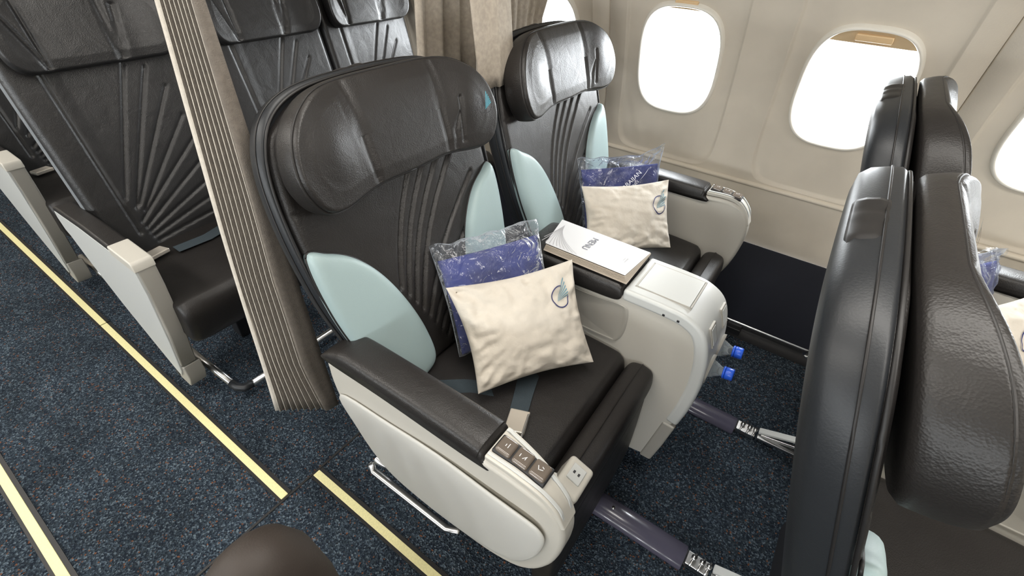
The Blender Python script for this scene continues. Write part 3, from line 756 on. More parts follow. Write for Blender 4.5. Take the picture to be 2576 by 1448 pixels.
con = make_console(); rebase(con, -0.30); con.location = (-0.30, YC, 0)
con2 = copy_tree(con); con2.location = (PITCH - 0.30, YC, 0)
tag(con, 'cream centre console with square tray lid and two bottles in its front', 'console', 'consoles between paired seats')
tag(con2, 'centre console at the right edge, mostly hidden by the edge-on seat backs', 'console', 'consoles between paired seats')

# bottles in the console front
def bottle(y, z, label):
    t = thing('water_bottle', label, 'bottle', (-0.048, y, z), 'water bottles in the console')
    d_ = Vector((1, 0, 0.14)).normalized(); a = Vector((0, 1, 0)); b = d_.cross(a)
    def lathe(name, prof, m, n=24, c0=True, c1=True):
        return rings(name, [[tuple(d_ * x + a * (r_ * math.cos(2 * math.pi * i / n)) + b * (r_ * math.sin(2 * math.pi * i / n))) for i in range(n)] for x, r_ in prof], m, t, c0, c1)
    lathe('bottle', [(-0.10, 0.026), (-0.095, 0.029), (-0.01, 0.029), (0.018, 0.0285), (0.026, 0.026), (0.040, 0.019), (0.054, 0.0115), (0.060, 0.0115)], WATER)
    lathe('neck_ring', [(0.058, 0.0145), (0.0605, 0.0155), (0.063, 0.0145)], CAPB)
    lathe('bottle_cap', [(0.064, 0.0145), (0.065, 0.0152), (0.080, 0.0148), (0.082, 0.0135)], CAPB)
bottle(1.018, 0.500, 'clear water bottle with blue cap, on the window side of the console front')
bottle(0.931, 0.500, 'clear water bottle with blue cap, on the aisle side of the console front')

# ================================================================ economy seats behind the curtain
EO = np.array([-1.69, 0, 0.48]); EU = np.array([-0.267, 0, 0.9637]); EN = np.array([0.9637, 0, 0.267])
def ep(y, s, n): return bp(y, s, n, EO, EU, EN)
def eco_n(y, s, nn, r_):
    g = groove(y, s, [((-0.145, 0.50), (-0.140, 0.03))], 0.005, 0.007)
    g = np.minimum(g, groove(y, s, [((-0.125, 0.140), (0.055, 0.50)), ((-0.112, 0.105), (0.105, 0.48)), ((-0.100, 0.110), (0.135, 0.42)), ((-0.095, 0.09), (0.140, 0.33)),
        ((-0.120, 0.060), (0.138, 0.255)), ((-0.115, 0.040), (0.140, 0.190)), ((-0.115, 0.022), (0.140, 0.126)), ((-0.110, 0.006), (0.138, 0.072)), ((-0.105, -0.012), (0.135, 0.022)), ((0.055, 0.50), (-0.145, 0.03))][:9], 0.0036, 0.0065))
    g = g - 0.006 * np.clip((y + 0.145) * 25, 0, 1) * np.clip(1.2 - np.abs(y) * 5, 0, 1)
    return np.where(nn > 0.0, nn + g * np.clip((1 - r_) * 12, 0, 1), nn)
def eco_head_n(y, s, nn, r_):
    g = groove(y, s, [((-0.125, 0.50), (-0.125, 0.70)), ((0.045, 0.50), (0.055, 0.70)), ((-0.125, 0.505), (-0.165, 0.64)), ((0.052, 0.505), (0.085, 0.64))], 0.006, 0.008)
    wing = np.clip((np.abs(y + 0.01) - 0.10) / 0.10, 0, 1.2) ** 1.8 * 0.022
    return np.where(nn > 0.01, nn + wing + g * np.clip((0.97 - r_) * 20, 0, 1), nn)
OUT_ECO = smooth_closed(sym([(0, -0.05), (0.15, -0.05), (0.20, -0.045), (0.221, -0.02), (0.225, 0.10), (0.226, 0.35), (0.226, 0.50), (0.224, 0.60), (0.205, 0.665), (0.17, 0.685), (0.0, 0.695)]), 10)
OUT_ECOH = smooth_closed(sym([(0, 0.500), (0.12, 0.500), (0.17, 0.502), (0.197, 0.525), (0.206, 0.57), (0.198, 0.63), (0.17, 0.675), (0.10, 0.70), (0.0, 0.705)]), 14)
def make_eco(aisle=True):
    t = thing('economy_seat', '', 'seat')
    md = lambda a, b: (0.0, min(max(b, 0.12), 0.52))
    disk_stack('seat_shell', OUT_ECO, md, [(0.02, -0.055), (0.94, -0.055), (0.995, -0.048), (1.01, -0.035), (1.01, -0.012), (0.98, -0.008), (0.02, -0.008)], GREYF, t, None, ep)
    br = back_field('backrest', OUT_ECO, LEA_ECO, t, eco_n, -0.008, 0.020, 0.020, ep, 110, 150)
    disk_stack('headrest', OUT_ECOH, lambda a, b: (max(-0.12, min(0.12, a)), 0.60), [(0.02, 0.016), (0.97, 0.016), (1.0, 0.024), (1.008, 0.040), (0.995, 0.052), (0.96, 0.060)] + [(0.96 - 0.024 * k, 0.061 + 0.004 * min(1, k / 10)) for k in range(1, 40)] + [(0.001, 0.065)], LEA_ECO, t, eco_head_n, ep)
    P = smooth_closed([(-1.72, 0.36), (-1.72, 0.44), (-1.69, 0.462), (-1.50, 0.468), (-1.34, 0.466), (-1.302, 0.455), (-1.285, 0.42), (-1.295, 0.35), (-1.318, 0.305), (-1.36, 0.30), (-1.50, 0.33)], 6)
    R = []
    for yy in (-1, -0.99, -0.96, -0.90, -0.75, 0, 0.75, 0.90, 0.96, 0.99, 1):
        e = (1 - abs(yy) ** 16) ** 0.5 if abs(yy) < 1 else 0
        c = np.array([-1.50, 0.39]); R.append([(c[0] + (a - c[0]) * (0.94 + 0.06 * e), yy * 0.232, c[1] + (b - c[1]) * (0.72 + 0.28 * e)) for a, b in P])
    rings('seat_cushion', R, LEA_CUSH, t)
    # belt and buckle resting at the back of the cushion
    belt(t, [(-1.66, 0.20, 0.470), (-1.60, 0.10, 0.472), (-1.57, 0.0, 0.473), (-1.572, -0.10, 0.474)], [(0.024, 0.008, 0), (0.024, 0.006, 0), (0.023, 0.002, 0), (0.022, 0, 0)])
    obox('buckle', (-1.586, -0.150, 0.482), (0.019, 0.006, 0), (-0.006, 0.030, 0), (0, 0, 0.007), BUCKLE, t, 0.004)
    return t
def make_eco_arm(parent, y0, wide=True):
    """armrest with cream front cap, dark pad and pale outer shell"""
    w_ = 0.05
    side = [(-1.315, 0.612), (-1.44, 0.612), (-1.66, 0.606), (-1.86, 0.590), (-1.872, 0.565), (-1.868, 0.520), (-1.845, 0.505), (-1.80, 0.42), (-1.70, 0.29), (-1.60, 0.19), (-1.515, 0.11), (-1.485, 0.09), (-1.455, 0.13), (-1.39, 0.30), (-1.325, 0.52)]
    b = prism_xz('armrest', side, y0, y0 + 0.008, TRIMW, parent, 0.002, 2)
    bd = [(-1.315, 0.606), (-1.44, 0.606), (-1.44, 0.40), (-1.475, 0.17), (-1.455, 0.155), (-1.43, 0.165), (-1.36, 0.36), (-1.322, 0.53)]
    prism_xz('arm_front', bd, y0 + 0.004, y0 + w_, GREIGE, parent, 0.006, 3)
    prism_xz('arm_cap', [(-1.312, 0.600), (-1.312, 0.622), (-1.318, 0.630), (-1.448, 0.630), (-1.448, 0.600)], y0 - 0.001, y0 + w_ + 0.001, WHITE, parent, 0.004, 3)
    prism_xz('arm_pad', [(-1.449, 0.598), (-1.449, 0.628), (-1.62, 0.626), (-1.84, 0.610), (-1.87, 0.598), (-1.87, 0.575), (-1.60, 0.592)], y0 + 0.001, y0 + w_, LEA_CUSH, parent, 0.007, 3)
    br = prism_xz('arm_bracket', [(-1.50, 0.13), (-1.43, 0.16), (-1.435, 0.10), (-1.47, 0.04), (-1.53, 0.045), (-1.545, 0.09)], y0 + 0.005, y0 + w_ + 0.01, GREIGE, parent, 0.004, 2)
    tube('bracket_bolt', [(-1.515, y0, 0.085), (-1.515, y0 + 0.06, 0.085)], 0.012, BLACK, br, 10)

ecoP = make_eco(); box('seat_leg', (-1.66, -0.02, 0.0), (-1.60, 0.02, 0.33), BLACK, ecoP, 0.004); rebase(ecoP, -1.55)
ECO_Y = [0.515, 1.045, 1.510]
ecos = []
for rrow in range(2):
    for c_ in range(3):
        ecos.append((rrow, c_, ecoP if (rrow, c_) == (0, 0) else copy_tree(ecoP)))
ELAB = {(0, 0): 'large dark economy aisle seat with fan pleats, left of the hanging curtain stack',
        (0, 1): 'economy middle seat seen between the curtain stack and the big headrest',
        (0, 2): 'economy window seat behind the big headrest, next to the gathered curtain',
        (1, 0): 'second-row economy aisle seat behind the yellow-strip armrest at the left edge',
        (1, 1): 'second-row economy middle seat behind the first row, mostly hidden',
        (1, 2): 'second-row economy window seat behind the first row, mostly hidden'}
EPITCH = 0.94
for rr_, c_, o in ecos:
    o.location = (-1.55 - EPITCH * rr_, ECO_Y[c_], 0); tag(o, ELAB[(rr_, c_)], 'seat', 'narrow economy seats')
    if c_ == 0:
        pre = set(o.children); make_eco_arm(o, -0.275)
        for ch in o.children_recursive:
            if ch not in pre and ch.parent not in pre: ch.data.transform(Matrix.Translation((1.55, 0, 0)))
for rr_, c_, o in ecos:
    if c_ < 1:
        box('middle_arm', (-0.25, 0.234, 0.53), (0.19, 0.248, 0.56), BLACK, o, 0.01)
for rr_ in range(2):
    fr = thing('luggage_bar', '', 'bar', (0, 0, 0), 'luggage bars under the economy rows')
    tag(fr, 'bent metal luggage bar low over the carpet under the first economy row' if rr_ == 0 else 'metal luggage bar under the second economy row, mostly hidden', 'bar', 'luggage bars under the economy rows')
    tube('side_bar', [(-1.585, 0.318, 0.090), (-1.34, 0.330, 0.060)], 0.0125, CHROME, fr, 12)
    tube('corner_joint', [(-1.352, 0.329, 0.062), (-1.325, 0.332, 0.056), (-1.305, 0.345, 0.056), (-1.300, 0.372, 0.056)], 0.0145, SHELLM, fr, 12)
    tube('front_bar', [(-1.300, 0.365, 0.056), (-1.295, 1.75, 0.056)], 0.0125, CHROME, fr, 12)
    for yy in (0.80, 1.26):
        box('support', (-1.31, yy - 0.01, 0.002), (-1.285, yy + 0.01, 0.05), BLACK, fr, 0.002)
    rebase(fr, -1.3); fr.location = (-1.3 - EPITCH * rr_, 0, 0)
# ================================================================ curtain between the cabins
def ribbon(name, cols, m, parent, z0=0.25, z1=2.0, th=0.0016, fn=None, rows=30):
    """cloth strip: cols = list of (x, y) along its width at the top, fn maps (k, x, y, z) -> point"""
    n = len(cols); V, F = [], []
    for sgn in (0, 1):
        for j in range(rows + 1):
            z = z0 + (z1 - z0) * j / rows
            for k, (x, y) in enumerate(cols):
                p0 = cols[max(k - 1, 0)]; p1 = cols[min(k + 1, n - 1)]
                d_ = Vector((p1[0] - p0[0], p1[1] - p0[1])); d_ = d_.normalized() if d_.length > 0 else Vector((1, 0))
                q = fn(k, x, y, z) if fn else (x, y, z)
                o_ = th * (1 if sgn else -1)
                V.append((q[0] - d_.y * o_, q[1] + d_.x * o_, q[2]))
    m_ = n * (rows + 1)
    for j in range(rows):
        for k in range(n - 1):
            a = j * n + k
            F.append((a, a + 1, a + n + 1, a + n)); F.append((m_ + a, m_ + a + n, m_ + a + n + 1, m_ + a + 1))
    for k in range(n - 1):
        F.append((k, m_ + k, m_ + k + 1, k + 1)); a = rows * n + k; F.append((a, a + 1, m_ + a + 1, m_ + a))
    for j in range(rows):
        a = j * n; F.append((a, a + n, m_ + a + n, m_ + a)); a = j * n + n - 1; F.append((a, m_ + a, m_ + a + n, a + n))
    return mesh(name, V, F, m, parent)

ct = thing('cabin_curtain', 'tall taupe curtain stack in tight pleats hanging beside the big aisle seat', 'curtain', (0, 0, 0), 'curtains dividing the cabins')
NP = 8
def edge_y(f, z):
    t = max(0.0, 1.23 - z); up = max(0.0, z - 1.23) * 0.08
    y0_ = 0.379 - 0.0863 * t; y1_ = 0.391 - 0.030 * min(1.0, t / 0.5) + (0.02 * max(0, (0.45 - z) / 0.2))
    return y0_ + (y1_ - y0_) * f + up + 0.003 * math.sin(z * 6 + f * 3)
def hang(k, x, y, z):
    # x = place in the stack (0..1), y = depth behind the aisle edge
    f, dx = x
    far = (0.440 + 0.018 * min(1, max(0, 1.23 - z))) * (1 - f) + (0.405 + 0.014 * min(1, max(0, 1.23 - z))) * f
    ye = edge_y(f, z); d = far - ye
    return (-0.950 + 0.100 * f + dx + 0.0015 * noise.noise((f * 9, z * 3, 0)), ye + y * d + 0.001 * noise.noise((f * 17, z * 5, 4)), z + (0.012 * f * (0.5 - y) if z < 0.3 else 0))
def stack_ribbon(name, cols, m, parent, z0, th):
    n = len(cols); rows = 34; V, F = [], []
    for j in range(rows + 1):
        z = z0 + (2.0 - z0) * j / rows
        for k, (f, dx, y) in enumerate(cols): V.append(hang(k, (f, dx), y, z))
    for j in range(rows):
        for k in range(n - 1):
            a = j * n + k; F.append((a, a + 1, a + n + 1, a + n))
    o = mesh(name, V, F, m, parent); sm = o.modifiers.new('thick', 'SOLIDIFY'); sm.thickness = th; sm.offset = 0
    return o
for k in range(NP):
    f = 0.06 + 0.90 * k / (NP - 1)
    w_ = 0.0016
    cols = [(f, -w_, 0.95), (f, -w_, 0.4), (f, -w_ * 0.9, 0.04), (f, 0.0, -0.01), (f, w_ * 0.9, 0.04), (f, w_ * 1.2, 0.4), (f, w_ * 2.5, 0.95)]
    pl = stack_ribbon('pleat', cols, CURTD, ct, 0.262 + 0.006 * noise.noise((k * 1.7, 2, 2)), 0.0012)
    stack_ribbon('pleat_edge_light', [(f, -0.0012, 0.005), (f, -0.0006, -0.012), (f, 0.0005, -0.018), (f, 0.0011, 0.0)], CURTL, pl, 0.2615 + 0.006 * noise.noise((k * 1.7, 2, 2)), 0.0008)  # pale strip paints the light caught along the fold edge
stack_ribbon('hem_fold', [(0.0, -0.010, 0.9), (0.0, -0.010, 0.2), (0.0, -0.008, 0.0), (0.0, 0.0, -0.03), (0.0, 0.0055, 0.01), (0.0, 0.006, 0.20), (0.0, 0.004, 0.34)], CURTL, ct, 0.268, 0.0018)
stack_ribbon('broad_fold', [(1.0, -0.003, 0.02), (1.0, 0.001, 0.01), (1.0, 0.004, 0.05), (1.0, 0.006, 0.35), (1.0, 0.003, 0.7), (1.0, 0.005, 0.95), (1.0, -0.010, 1.0), (1.0, -0.04, 1.0), (0.3, 0, 1.0)], CURTD, ct, 0.255, 0.0018)  # darker cloth colour stands in for shadow on this fold
tube('rail', [(-0.90, 0.30, 1.96), (-0.92, 1.55, 1.99)], 0.012, CHROME, ct, 8)

c2 = thing('cabin_curtain', 'long taupe curtain with loose folds hanging between the two big headrests', 'curtain', (0, 0, 0), 'curtains dividing the cabins')
def wave(y0, y1, x0, n, amp, ph=0.0):
    return [(x0 + amp * math.sin(2 * math.pi * n * i / 60 + ph) * (0.6 + 0.4 * math.sin(i * 0.7)), y0 + (y1 - y0) * i / 60) for i in range(61)]
ribbon('curtain_panel', wave(1.00, 1.24, -1.00, 3.5, 0.016), CURT, c2, 0.50, 2.0, 0.0016, lambda k, x, y, z: (x, y - 0.10 * (1.3 - z) * (1 - (y - 1.0) / 0.24) * (-1 if z > 1.3 else 0.35), z))
c3 = thing('cabin_curtain', 'short flat taupe curtain ending in a straight hem above the window seat', 'curtain', (0, 0, 0), 'curtains dividing the cabins')
def flat_cols(): return [(-0.760, 0.956), (-0.757, 0.964), (-0.754, 0.992), (-0.755, 1.020), (-0.745, 1.023), (-0.748, 1.037), (-0.750, 1.070), (-0.752, 1.094), (-0.763, 1.100)]
ribbon('curtain_panel', flat_cols(), CURT, c3, 1.005, 2.0, 0.0016, lambda k, x, y, z: (x - 0.10 * max(0, z - 1.05), y - 0.022 * max(0, z - 1.0) * 5 * (0.2 if k > 4 else 0.5), z))
c4 = thing('cabin_curtain', 'taupe curtain bunch with a ragged corner against the rear window', 'curtain', (0, 0, 0), 'curtains dividing the cabins')
def far_fn(k, x, y, z):
    edge = 0.06 * max(0, min(1, (z - 1.08) / 0.10)) if z < 1.18 else 0.06 * max(0, 1 - (z - 1.18) / 0.5)
    f_ = (y - 1.38) / 0.22
    return (x, y + edge * f_ * f_, z)
ribbon('curtain_panel', wave(1.37, 1.60, -0.985, 4.5, 0.012, 1.0), CURT, c4, 0.80, 2.0, 0.0016, far_fn)

# ================================================================ pillows, wrapped blankets, menu
def quad_surface(TL, TR, BR, BL, thick, pinch=0.05, wr=0.004, seed=0, power=0.5, freq=9.0, warp=None):
    TL, TR, BR, BL = map(Vector, (TL, TR, BR, BL))
    nrm = ((TR - TL).cross(TL - BL)).normalized()
    if nrm.z < 0: nrm = -nrm
    C = (TL + TR + BR + BL) / 4
    def S(u, v, side=1, extra=0.0):
        """u to the right, v upward"""
        p = (BL * (1 - u) + BR * u) * (1 - v) + (TL * (1 - u) + TR * u) * v
        ex = math.sin(math.pi * u); ey = math.sin(math.pi * v)
        eu = 1 - abs(2 * u - 1); ev = 1 - abs(2 * v - 1)
        du = (TR - TL).normalized(); dv = (TL - BL).normalized()
        p = p + dv * (-pinch * (TL - BL).length * ex * (2 * v - 1) * abs(2 * v - 1)) + du * (-pinch * (TR - TL).length * ey * (2 * u - 1) * abs(2 * u - 1))
        h = thick * (max(0, ex) * max(0, ey)) ** power
        nn = noise.noise((u * freq + seed, v * freq, seed * 1.7)) + 0.5 * noise.noise((u * freq * 2.3, v * freq * 2.1, seed + 5))
        rad = noise.noise((math.atan2(v - 0.5, u - 0.5) * 7 + seed, 2.0 * max(abs(u - .5), abs(v - .5)), 3 + seed))
        edge = max(abs(2 * u - 1), abs(2 * v - 1))
        env = min(1, (1 - edge) * 9)
        w_ = wr * (nn * (0.35 + 0.65 * edge) + 1.4 * rad * edge ** 3) * env
        q = p + nrm * ((h + w_) * side + extra)
        if warp: q = warp(q, u, v)
        return q
    return S, nrm
def pillow_obj(name, S, m, n=72, parent=None, thin_back=0.6):
    V = []; F = []
    def cl(i):
        t = i / n; return 0.5 - 0.5 * math.cos(math.pi * t) * (abs(math.cos(math.pi * t)) ** 0.0)
    for j in range(n + 1):
        for i in range(n + 1): V.append(S(cl(i), cl(j), 1))
    N = (n + 1) ** 2
    for j in range(n + 1):
        for i in range(n + 1): V.append(S(cl(i), cl(j), -thin_back))
    for j in range(n):
        for i in range(n):
            a = j * (n + 1) + i
            F.append((a, a + 1, a + n + 2, a + n + 1)); F.append((N + a, N + a + n + 1, N + a + n + 2, N + a + 1))
    o = mesh(name, V, F, m, parent)
    bm = bmesh.new(); bm.from_mesh(o.data); bmesh.ops.remove_doubles(bm, verts=bm.verts, dist=0.0002); bmesh.ops.recalc_face_normals(bm, faces=bm.faces); bm.to_mesh(o.data); bm.free()
    o.data.polygons.foreach_set('use_smooth', [True] * len(o.data.polygons))
    return o
def put_pillow(TL, TR, BR, BL, seed, label, thick=0.05, eu=(0.80, 0.68), esz=0.027):
    S, n_ = quad_surface(TL, TR, BR, BL, thick, 0.045, 0.0105, seed, 0.42, 6.5)
    o = pillow_obj('pillow', S, PILLOW)
    tag(o, label, 'pillow', 'small cream pillows with the printed ring emblem')
    W_ = (Vector(TR) - Vector(TL)).length; H_ = (Vector(TL) - Vector(BL)).length
    emblem(o, lambda a, b: S(eu[0] + a / W_, eu[1] + b / H_, 1, 0.0026), esz, (0, 0), NAVY, TEALP, -0.12)
    return S
put_pillow((-0.575, 0.600, 0.690), (-0.402, 0.872, 0.694), (-0.256, 0.762, 0.515), (-0.420, 0.520, 0.512), 1, 'cream pillow with blue ring emblem, lying on the big aisle seat', 0.050)
put_pillow((-0.572, 1.232, 0.700), (-0.375, 1.470, 0.695), (-0.285, 1.365, 0.520), (-0.480, 1.130, 0.525), 7, 'cream pillow with blue ring emblem, standing on the window seat behind the menu', 0.042, (0.835, 0.63), 0.031)

def put_blanket(TL, TR, BR, BL, seed, label, txt_uv, txt_size, txt_ang, letters='AZERBAIJAN', inset=(0.03, 0.98, 0.01, 0.86), flap=None):
    t = thing('wrapped_blanket', label, 'blanket', tuple((Vector(BL) + Vector(BR)) / 2), 'blue blankets in clear bags')
    off = t.location.copy()
    S, n_ = quad_surface(TL, TR, BR, BL, 0.030, 0.02, 0.006, seed, 0.30, 6.0)
    u0, u1, v0, v1 = inset
    def SB(u, v, side=1, extra=0.0):
        q = S(u0 + (u1 - u0) * u, v0 + (v1 - v0) * v, 0.0, extra)
        e = (max(0, math.sin(math.pi * u)) * max(0, math.sin(math.pi * v))) ** 0.28
        return q + n_ * (0.024 * e * side + 0.003 * noise.noise((u * 7 + seed, v * 11, seed)) * e) - off
    pillow_obj('blanket', SB, BLUE, 28, t, 0.8)
    def SF(u, v, side=1, extra=0.0):
        q = S(u, v, side, extra)
        ed = max(abs(2 * u - 1), abs(2 * v - 1)) ** 6
        top = max(0, (v - 0.80) / 0.20)
        q = q + n_ * (0.010 * noise.noise((u * 13 + seed, v * 9, 3)) * ed + top * 0.012 * noise.noise((u * 9, v * 4, seed)) - top * 0.012 * side)
        q = q + (Vector(TL) - Vector(BL)) * 0.030 * top * noise.noise((u * 8 + seed, 0.5, 9))
        if flap: q = q + Vector(flap) * (max(0, u - 0.72) / 0.28) ** 1.3 * top
        return q - off
    bag = pillow_obj('plastic_bag', SF, FILM, 44, t, 1.0)
    W_ = (Vector(TR) - Vector(TL)).length; H_ = (Vector(TL) - Vector(BL)).length
    def lay(s_, size, dx, dy, name):
        vs, fs = text_mesh(s_, size); ca, sa = math.cos(txt_ang), math.sin(txt_ang); P = []
        for x, y, z in vs:
            x += dx; y += dy
            a, b = ca * x - sa * y, sa * x + ca * y
            P.append(S(txt_uv[0] + a / W_, txt_uv[1] + b / H_, 1, 0.0065) - off)
        mesh(name, P, fs, INKW, t, smooth=False)
    lay(letters, txt_size, 0, 0, 'lettering'); lay('AIRLINES', txt_size * 0.66, txt_size * 1.7, -txt_size * 0.72, 'lettering')
    ca, sa = math.cos(txt_ang), math.sin(txt_ang); v_ = []
    for i in range(13):
        x = txt_size * (4.5 + 2.6 * i / 12); y = -txt_size * (0.62 - 0.42 * (i / 12) ** 2)
        for e in (0, 1):
            yy = y + e * 0.0012 * math.sin(math.pi * i / 12)
            v_.append(S(txt_uv[0] + (ca * x - sa * yy) / W_, txt_uv[1] + (sa * x + ca * yy) / H_, 1, 0.0065) - off)
    mesh('swoosh', v_, [(2 * i, 2 * i + 1, 2 * i + 3, 2 * i + 2) for i in range(12)], INKW, t, smooth=False)
put_blanket((-0.672, 0.652, 0.735), (-0.510, 0.868, 0.775), (-0.400, 0.830, 0.505), (-0.530, 0.585, 0.505), 3,
            'blue blanket in a clear plastic bag behind the pillow on the big aisle seat', (0.44, 0.235), 0.0215, 0.72)
put_blanket((-0.650, 1.335, 0.735), (-0.432, 1.505, 0.762), (-0.375, 1.470, 0.520), (-0.545, 1.240, 0.520), 5,
            'blue blanket in a clear plastic bag behind the pillow on the window seat', (0.425, 0.435), 0.0215, 0.72, flap=(0.005, -0.004, 0.030))

# menu card lying on the console's arm pad
def put_menu(dx, label):
    t = thing('menu_card', label, 'menu', (dx - 0.40, YC, 0.676), 'menu cards on the consoles')
    Q = [(-0.530, 1.046), (-0.263, 1.044), (-0.271, 0.899), (-0.497, 0.900)]
    def slabq(name, Q, z, th, m, parent, droop=0.0):
        P = [(a + 0.40, b - YC, z) for a, b in Q]; P2 = [(a, b, c + th) for a, b, c in P]
        V = P + P2; F = [(0, 1, 2, 3), (7, 6, 5, 4), (0, 4, 5, 1), (1, 5, 6, 2), (2, 6, 7, 3), (3, 7, 4, 0)]
        return mesh(name, V, F, m, parent, smooth=False)
    def leaf(name, q, zw, za, m, parent, th=0.0009):
        zs = [zw, zw, za, za]; P = [(a_ + 0.40, b_ - YC, z_) for (a_, b_), z_ in zip(q, zs)]
        V = P + [(x_, y_, z_ + th) for x_, y_, z_ in P]
        F = [(0, 1, 2, 3), (7, 6, 5, 4), (0, 4, 5, 1), (1, 5, 6, 2), (2, 6, 7, 3), (3, 7, 4, 0)]
        return mesh(name, V, F, m, parent, smooth=False)
    leaf('lower_cover', [(Q[0][0], Q[0][1]), (Q[1][0] + 0.002, Q[1][1]), (Q[2][0] + 0.012, Q[2][1] - 0.014), (Q[3][0] + 0.004, Q[3][1] - 0.014)], 0.0, 0.0, PAGE, t)
    for k in range(5):
        leaf('page', [(Q[0][0], Q[0][1]), (Q[1][0] + 0.002, Q[1][1]), (Q[2][0] + 0.010 - 0.0018 * k, Q[2][1] - 0.011 + 0.002 * k), (Q[3][0] + 0.003, Q[3][1] - 0.011 + 0.002 * k)], 0.0008 + 0.0006 * k, 0.0014 + 0.0019 * k, PAGE, t, 0.0005)
    leaf('front_cover', Q, 0.0042, 0.0128, PAPER, t, 0.0008)
    def cz(y): return 0.0060 + (0.0128 - 0.0042) * (0.0755 - y) / 0.146
    def txt(s_, size, cx, cy, m):
        vs, fs = text_mesh(s_, size); w_ = max(v[0] for v in vs)
        P = [(cx + y, cy + w_ / 2 - x, cz(cy + w_ / 2 - x)) for x, y, z in vs]
        mesh('lettering', P, fs, m, t, smooth=False)
    txt('MENU', 0.026, 0.400 - 0.413, 0.977 - YC, GREYP)
    txt('AZERBAIJAN', 0.0052, 0.400 - 0.298, 0.966 - YC, LGREY); txt('AIRLINES', 0.0040, 0.400 - 0.304, 0.966 - YC, LGREY)
    # fan of fine curved lines from the rear corner
    for k in range(11):
        ax_, ay_ = -0.106 + 0.0006 * k, 0.050 - 0.002 * k
        ex_, ey_ = (-0.122 + 0.0115 * k, -0.066) if k > 0 else (-0.116, -0.045)
        cx_, cy_ = ax_ + 0.18 * (ex_ - ax_), ay_ + 0.55 * (ey_ - ay_); V = []; n = 14
        for i in range(n + 1):
            u_ = i / n; x = (1 - u_) ** 2 * ax_ + 2 * u_ * (1 - u_) * cx_ + u_ * u_ * ex_; y = (1 - u_) ** 2 * ay_ + 2 * u_ * (1 - u_) * cy_ + u_ * u_ * ey_
            wd = 0.0011 * (0.25 + 0.75 * u_)
            V += [(x - wd, y, cz(y)), (x + wd, y, cz(y))]
        mesh('fan_line', V, [(2 * i, 2 * i + 1, 2 * i + 3, 2 * i + 2) for i in range(n)], LGREY, t, smooth=False)
    return t
put_menu(0.0, 'white folded menu card lying on the dark console pad between the two seats')
mm = put_menu(PITCH, 'white card on the console pad at the right edge, beside the edge-on seat')
# items on the front window seat, seen at the right edge
put_pillow((0.365, 1.215, 0.690), (0.560, 1.450, 0.700), (0.640, 1.350, 0.520), (0.430, 1.110, 0.520), 11, 'cream pillow cut by the right edge of the picture, behind the edge-on seats', 0.045, (0.62, 0.60))
put_blanket((0.30, 1.32, 0.750), (0.456, 1.50, 0.759), (0.525, 1.47, 0.52), (0.40, 1.25, 0.52), 13, 'blue blanket in a clear bag showing as a narrow strip at the right edge', (0.2, 0.1), 0.02, 0.8)

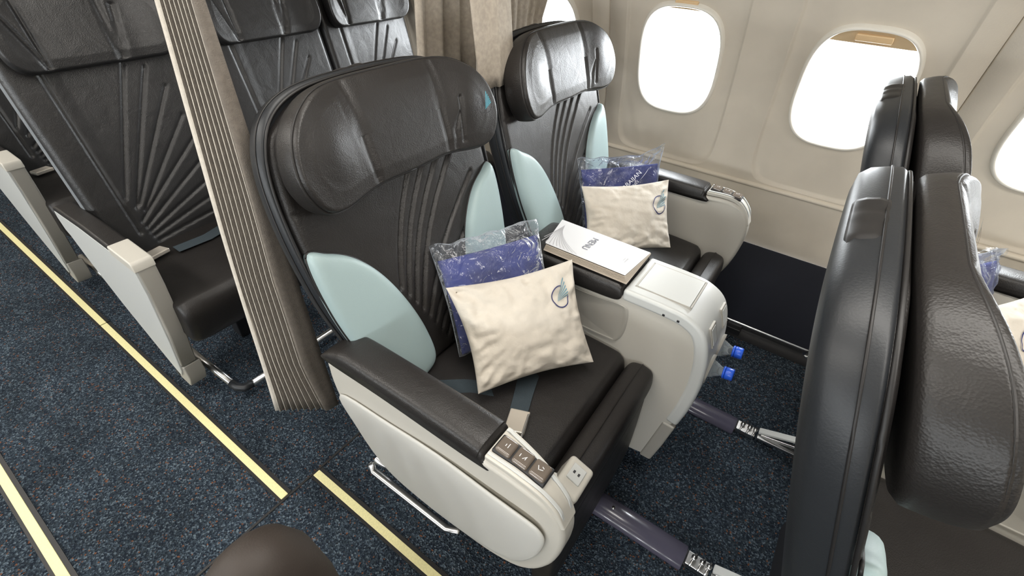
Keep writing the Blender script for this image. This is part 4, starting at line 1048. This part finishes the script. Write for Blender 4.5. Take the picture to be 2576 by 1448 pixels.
# ================================================================ seat-track covers and metal feet on the carpet
def track(y, label, lab2, x0=-0.62, x1=0.118):
    t = thing('track_cover', label, 'track cover', (x1, y, 0), 'smoky track covers on the carpet')
    R = []
    for x in (x0 - x1, -0.002, 0.0):
        rr = 0.038 if x < -0.001 else 0.036
        R.append([(x, rr * math.cos(a), 0.0008 + 0.026 * (rr / 0.038) * math.sin(a)) for a in [math.pi * i / 16 for i in range(17)]])
    rings('cover', R, SHROUD, t)
    tube('screw', [(-0.215, 0.0, 0.024), (-0.215, 0.0, 0.028)], 0.005, CHROME, t, 10)
    g = thing('seat_foot', lab2, 'seat foot', (x1 + 0.02, y, 0), 'metal seat feet in the tracks')
    box('foot_block', (-0.018, -0.020, 0.0015), (0.045, 0.020, 0.024), CHROME, g, 0.004)
    box('foot_gap', (-0.030, -0.022, 0.001), (-0.014, 0.022, 0.016), BLACK, g, 0.002)
    for xx in (0.0, 0.022, 0.040):
        tube('bolt', [(xx, 0.004, 0.018), (xx, 0.004, 0.034)], 0.0075, CHROME, g, 10)
        tube('clamp', [(xx - 0.004, -0.020, 0.020), (xx + 0.004, 0.018, 0.028)], 0.004, CHROME, g, 8)
    obox('upper_strut', (0.19, 0.006, 0.082), (0.14, 0, 0.050), (0, 0.012, 0), (-0.0012, 0, 0.005), TRIMW, g, 0.003)
    obox('lower_strut', (0.19, -0.010, 0.026), (0.14, 0, 0.006), (0, 0.010, 0), (0, 0, 0.006), CHROME, g, 0.003)
    obox('brace', (0.19, -0.002, 0.050), (0.13, 0, 0.026), (0, 0.004, 0), (-0.001, 0, 0.006), CHROME, g, 0.002)
track(1.258, 'smoky plastic track cover below the console beside the bottles', 'shiny metal seat foot beside the bottles, left of the edge-on seat back')
track(0.735, 'smoky plastic track cover in front of the big aisle seat', 'shiny metal seat foot at the bottom edge, left of the edge-on seat back')

# dark bag standing in the aisle, its rounded top at the bottom edge
bt = thing('leather_bag', 'rounded top of a dark brown bag at the bottom edge of the picture', 'bag', (-0.468, 0.022, 0))
R = []
for z, w_, d_ in [(0.0, 0.04, 0.05), (0.004, 0.060, 0.085), (0.03, 0.070, 0.10), (0.20, 0.073, 0.105), (0.40, 0.070, 0.10), (0.50, 0.064, 0.090), (0.56, 0.052, 0.070), (0.59, 0.036, 0.046), (0.602, 0.018, 0.022), (0.604, 0.004, 0.004)]:
    R.append([(w_ * abs(math.cos(a)) ** 0.8 * (1 if math.cos(a) > 0 else -1), 0.0 + d_ * abs(math.sin(a)) ** 0.8 * (1 if math.sin(a) > 0 else -1), z) for a in [2 * math.pi * i / 40 for i in range(40)]])
b_ = rings('bag_body', R, BROWNB, bt)
tube('bag_seam', [(0.040, 0.075 - 0.01, 0.50), (0.046, 0.04, 0.548), (0.040, 0.0, 0.575), (0.036, -0.04, 0.560), (0.05, -0.07, 0.49)], 0.0022, PIPE, bt, 6)
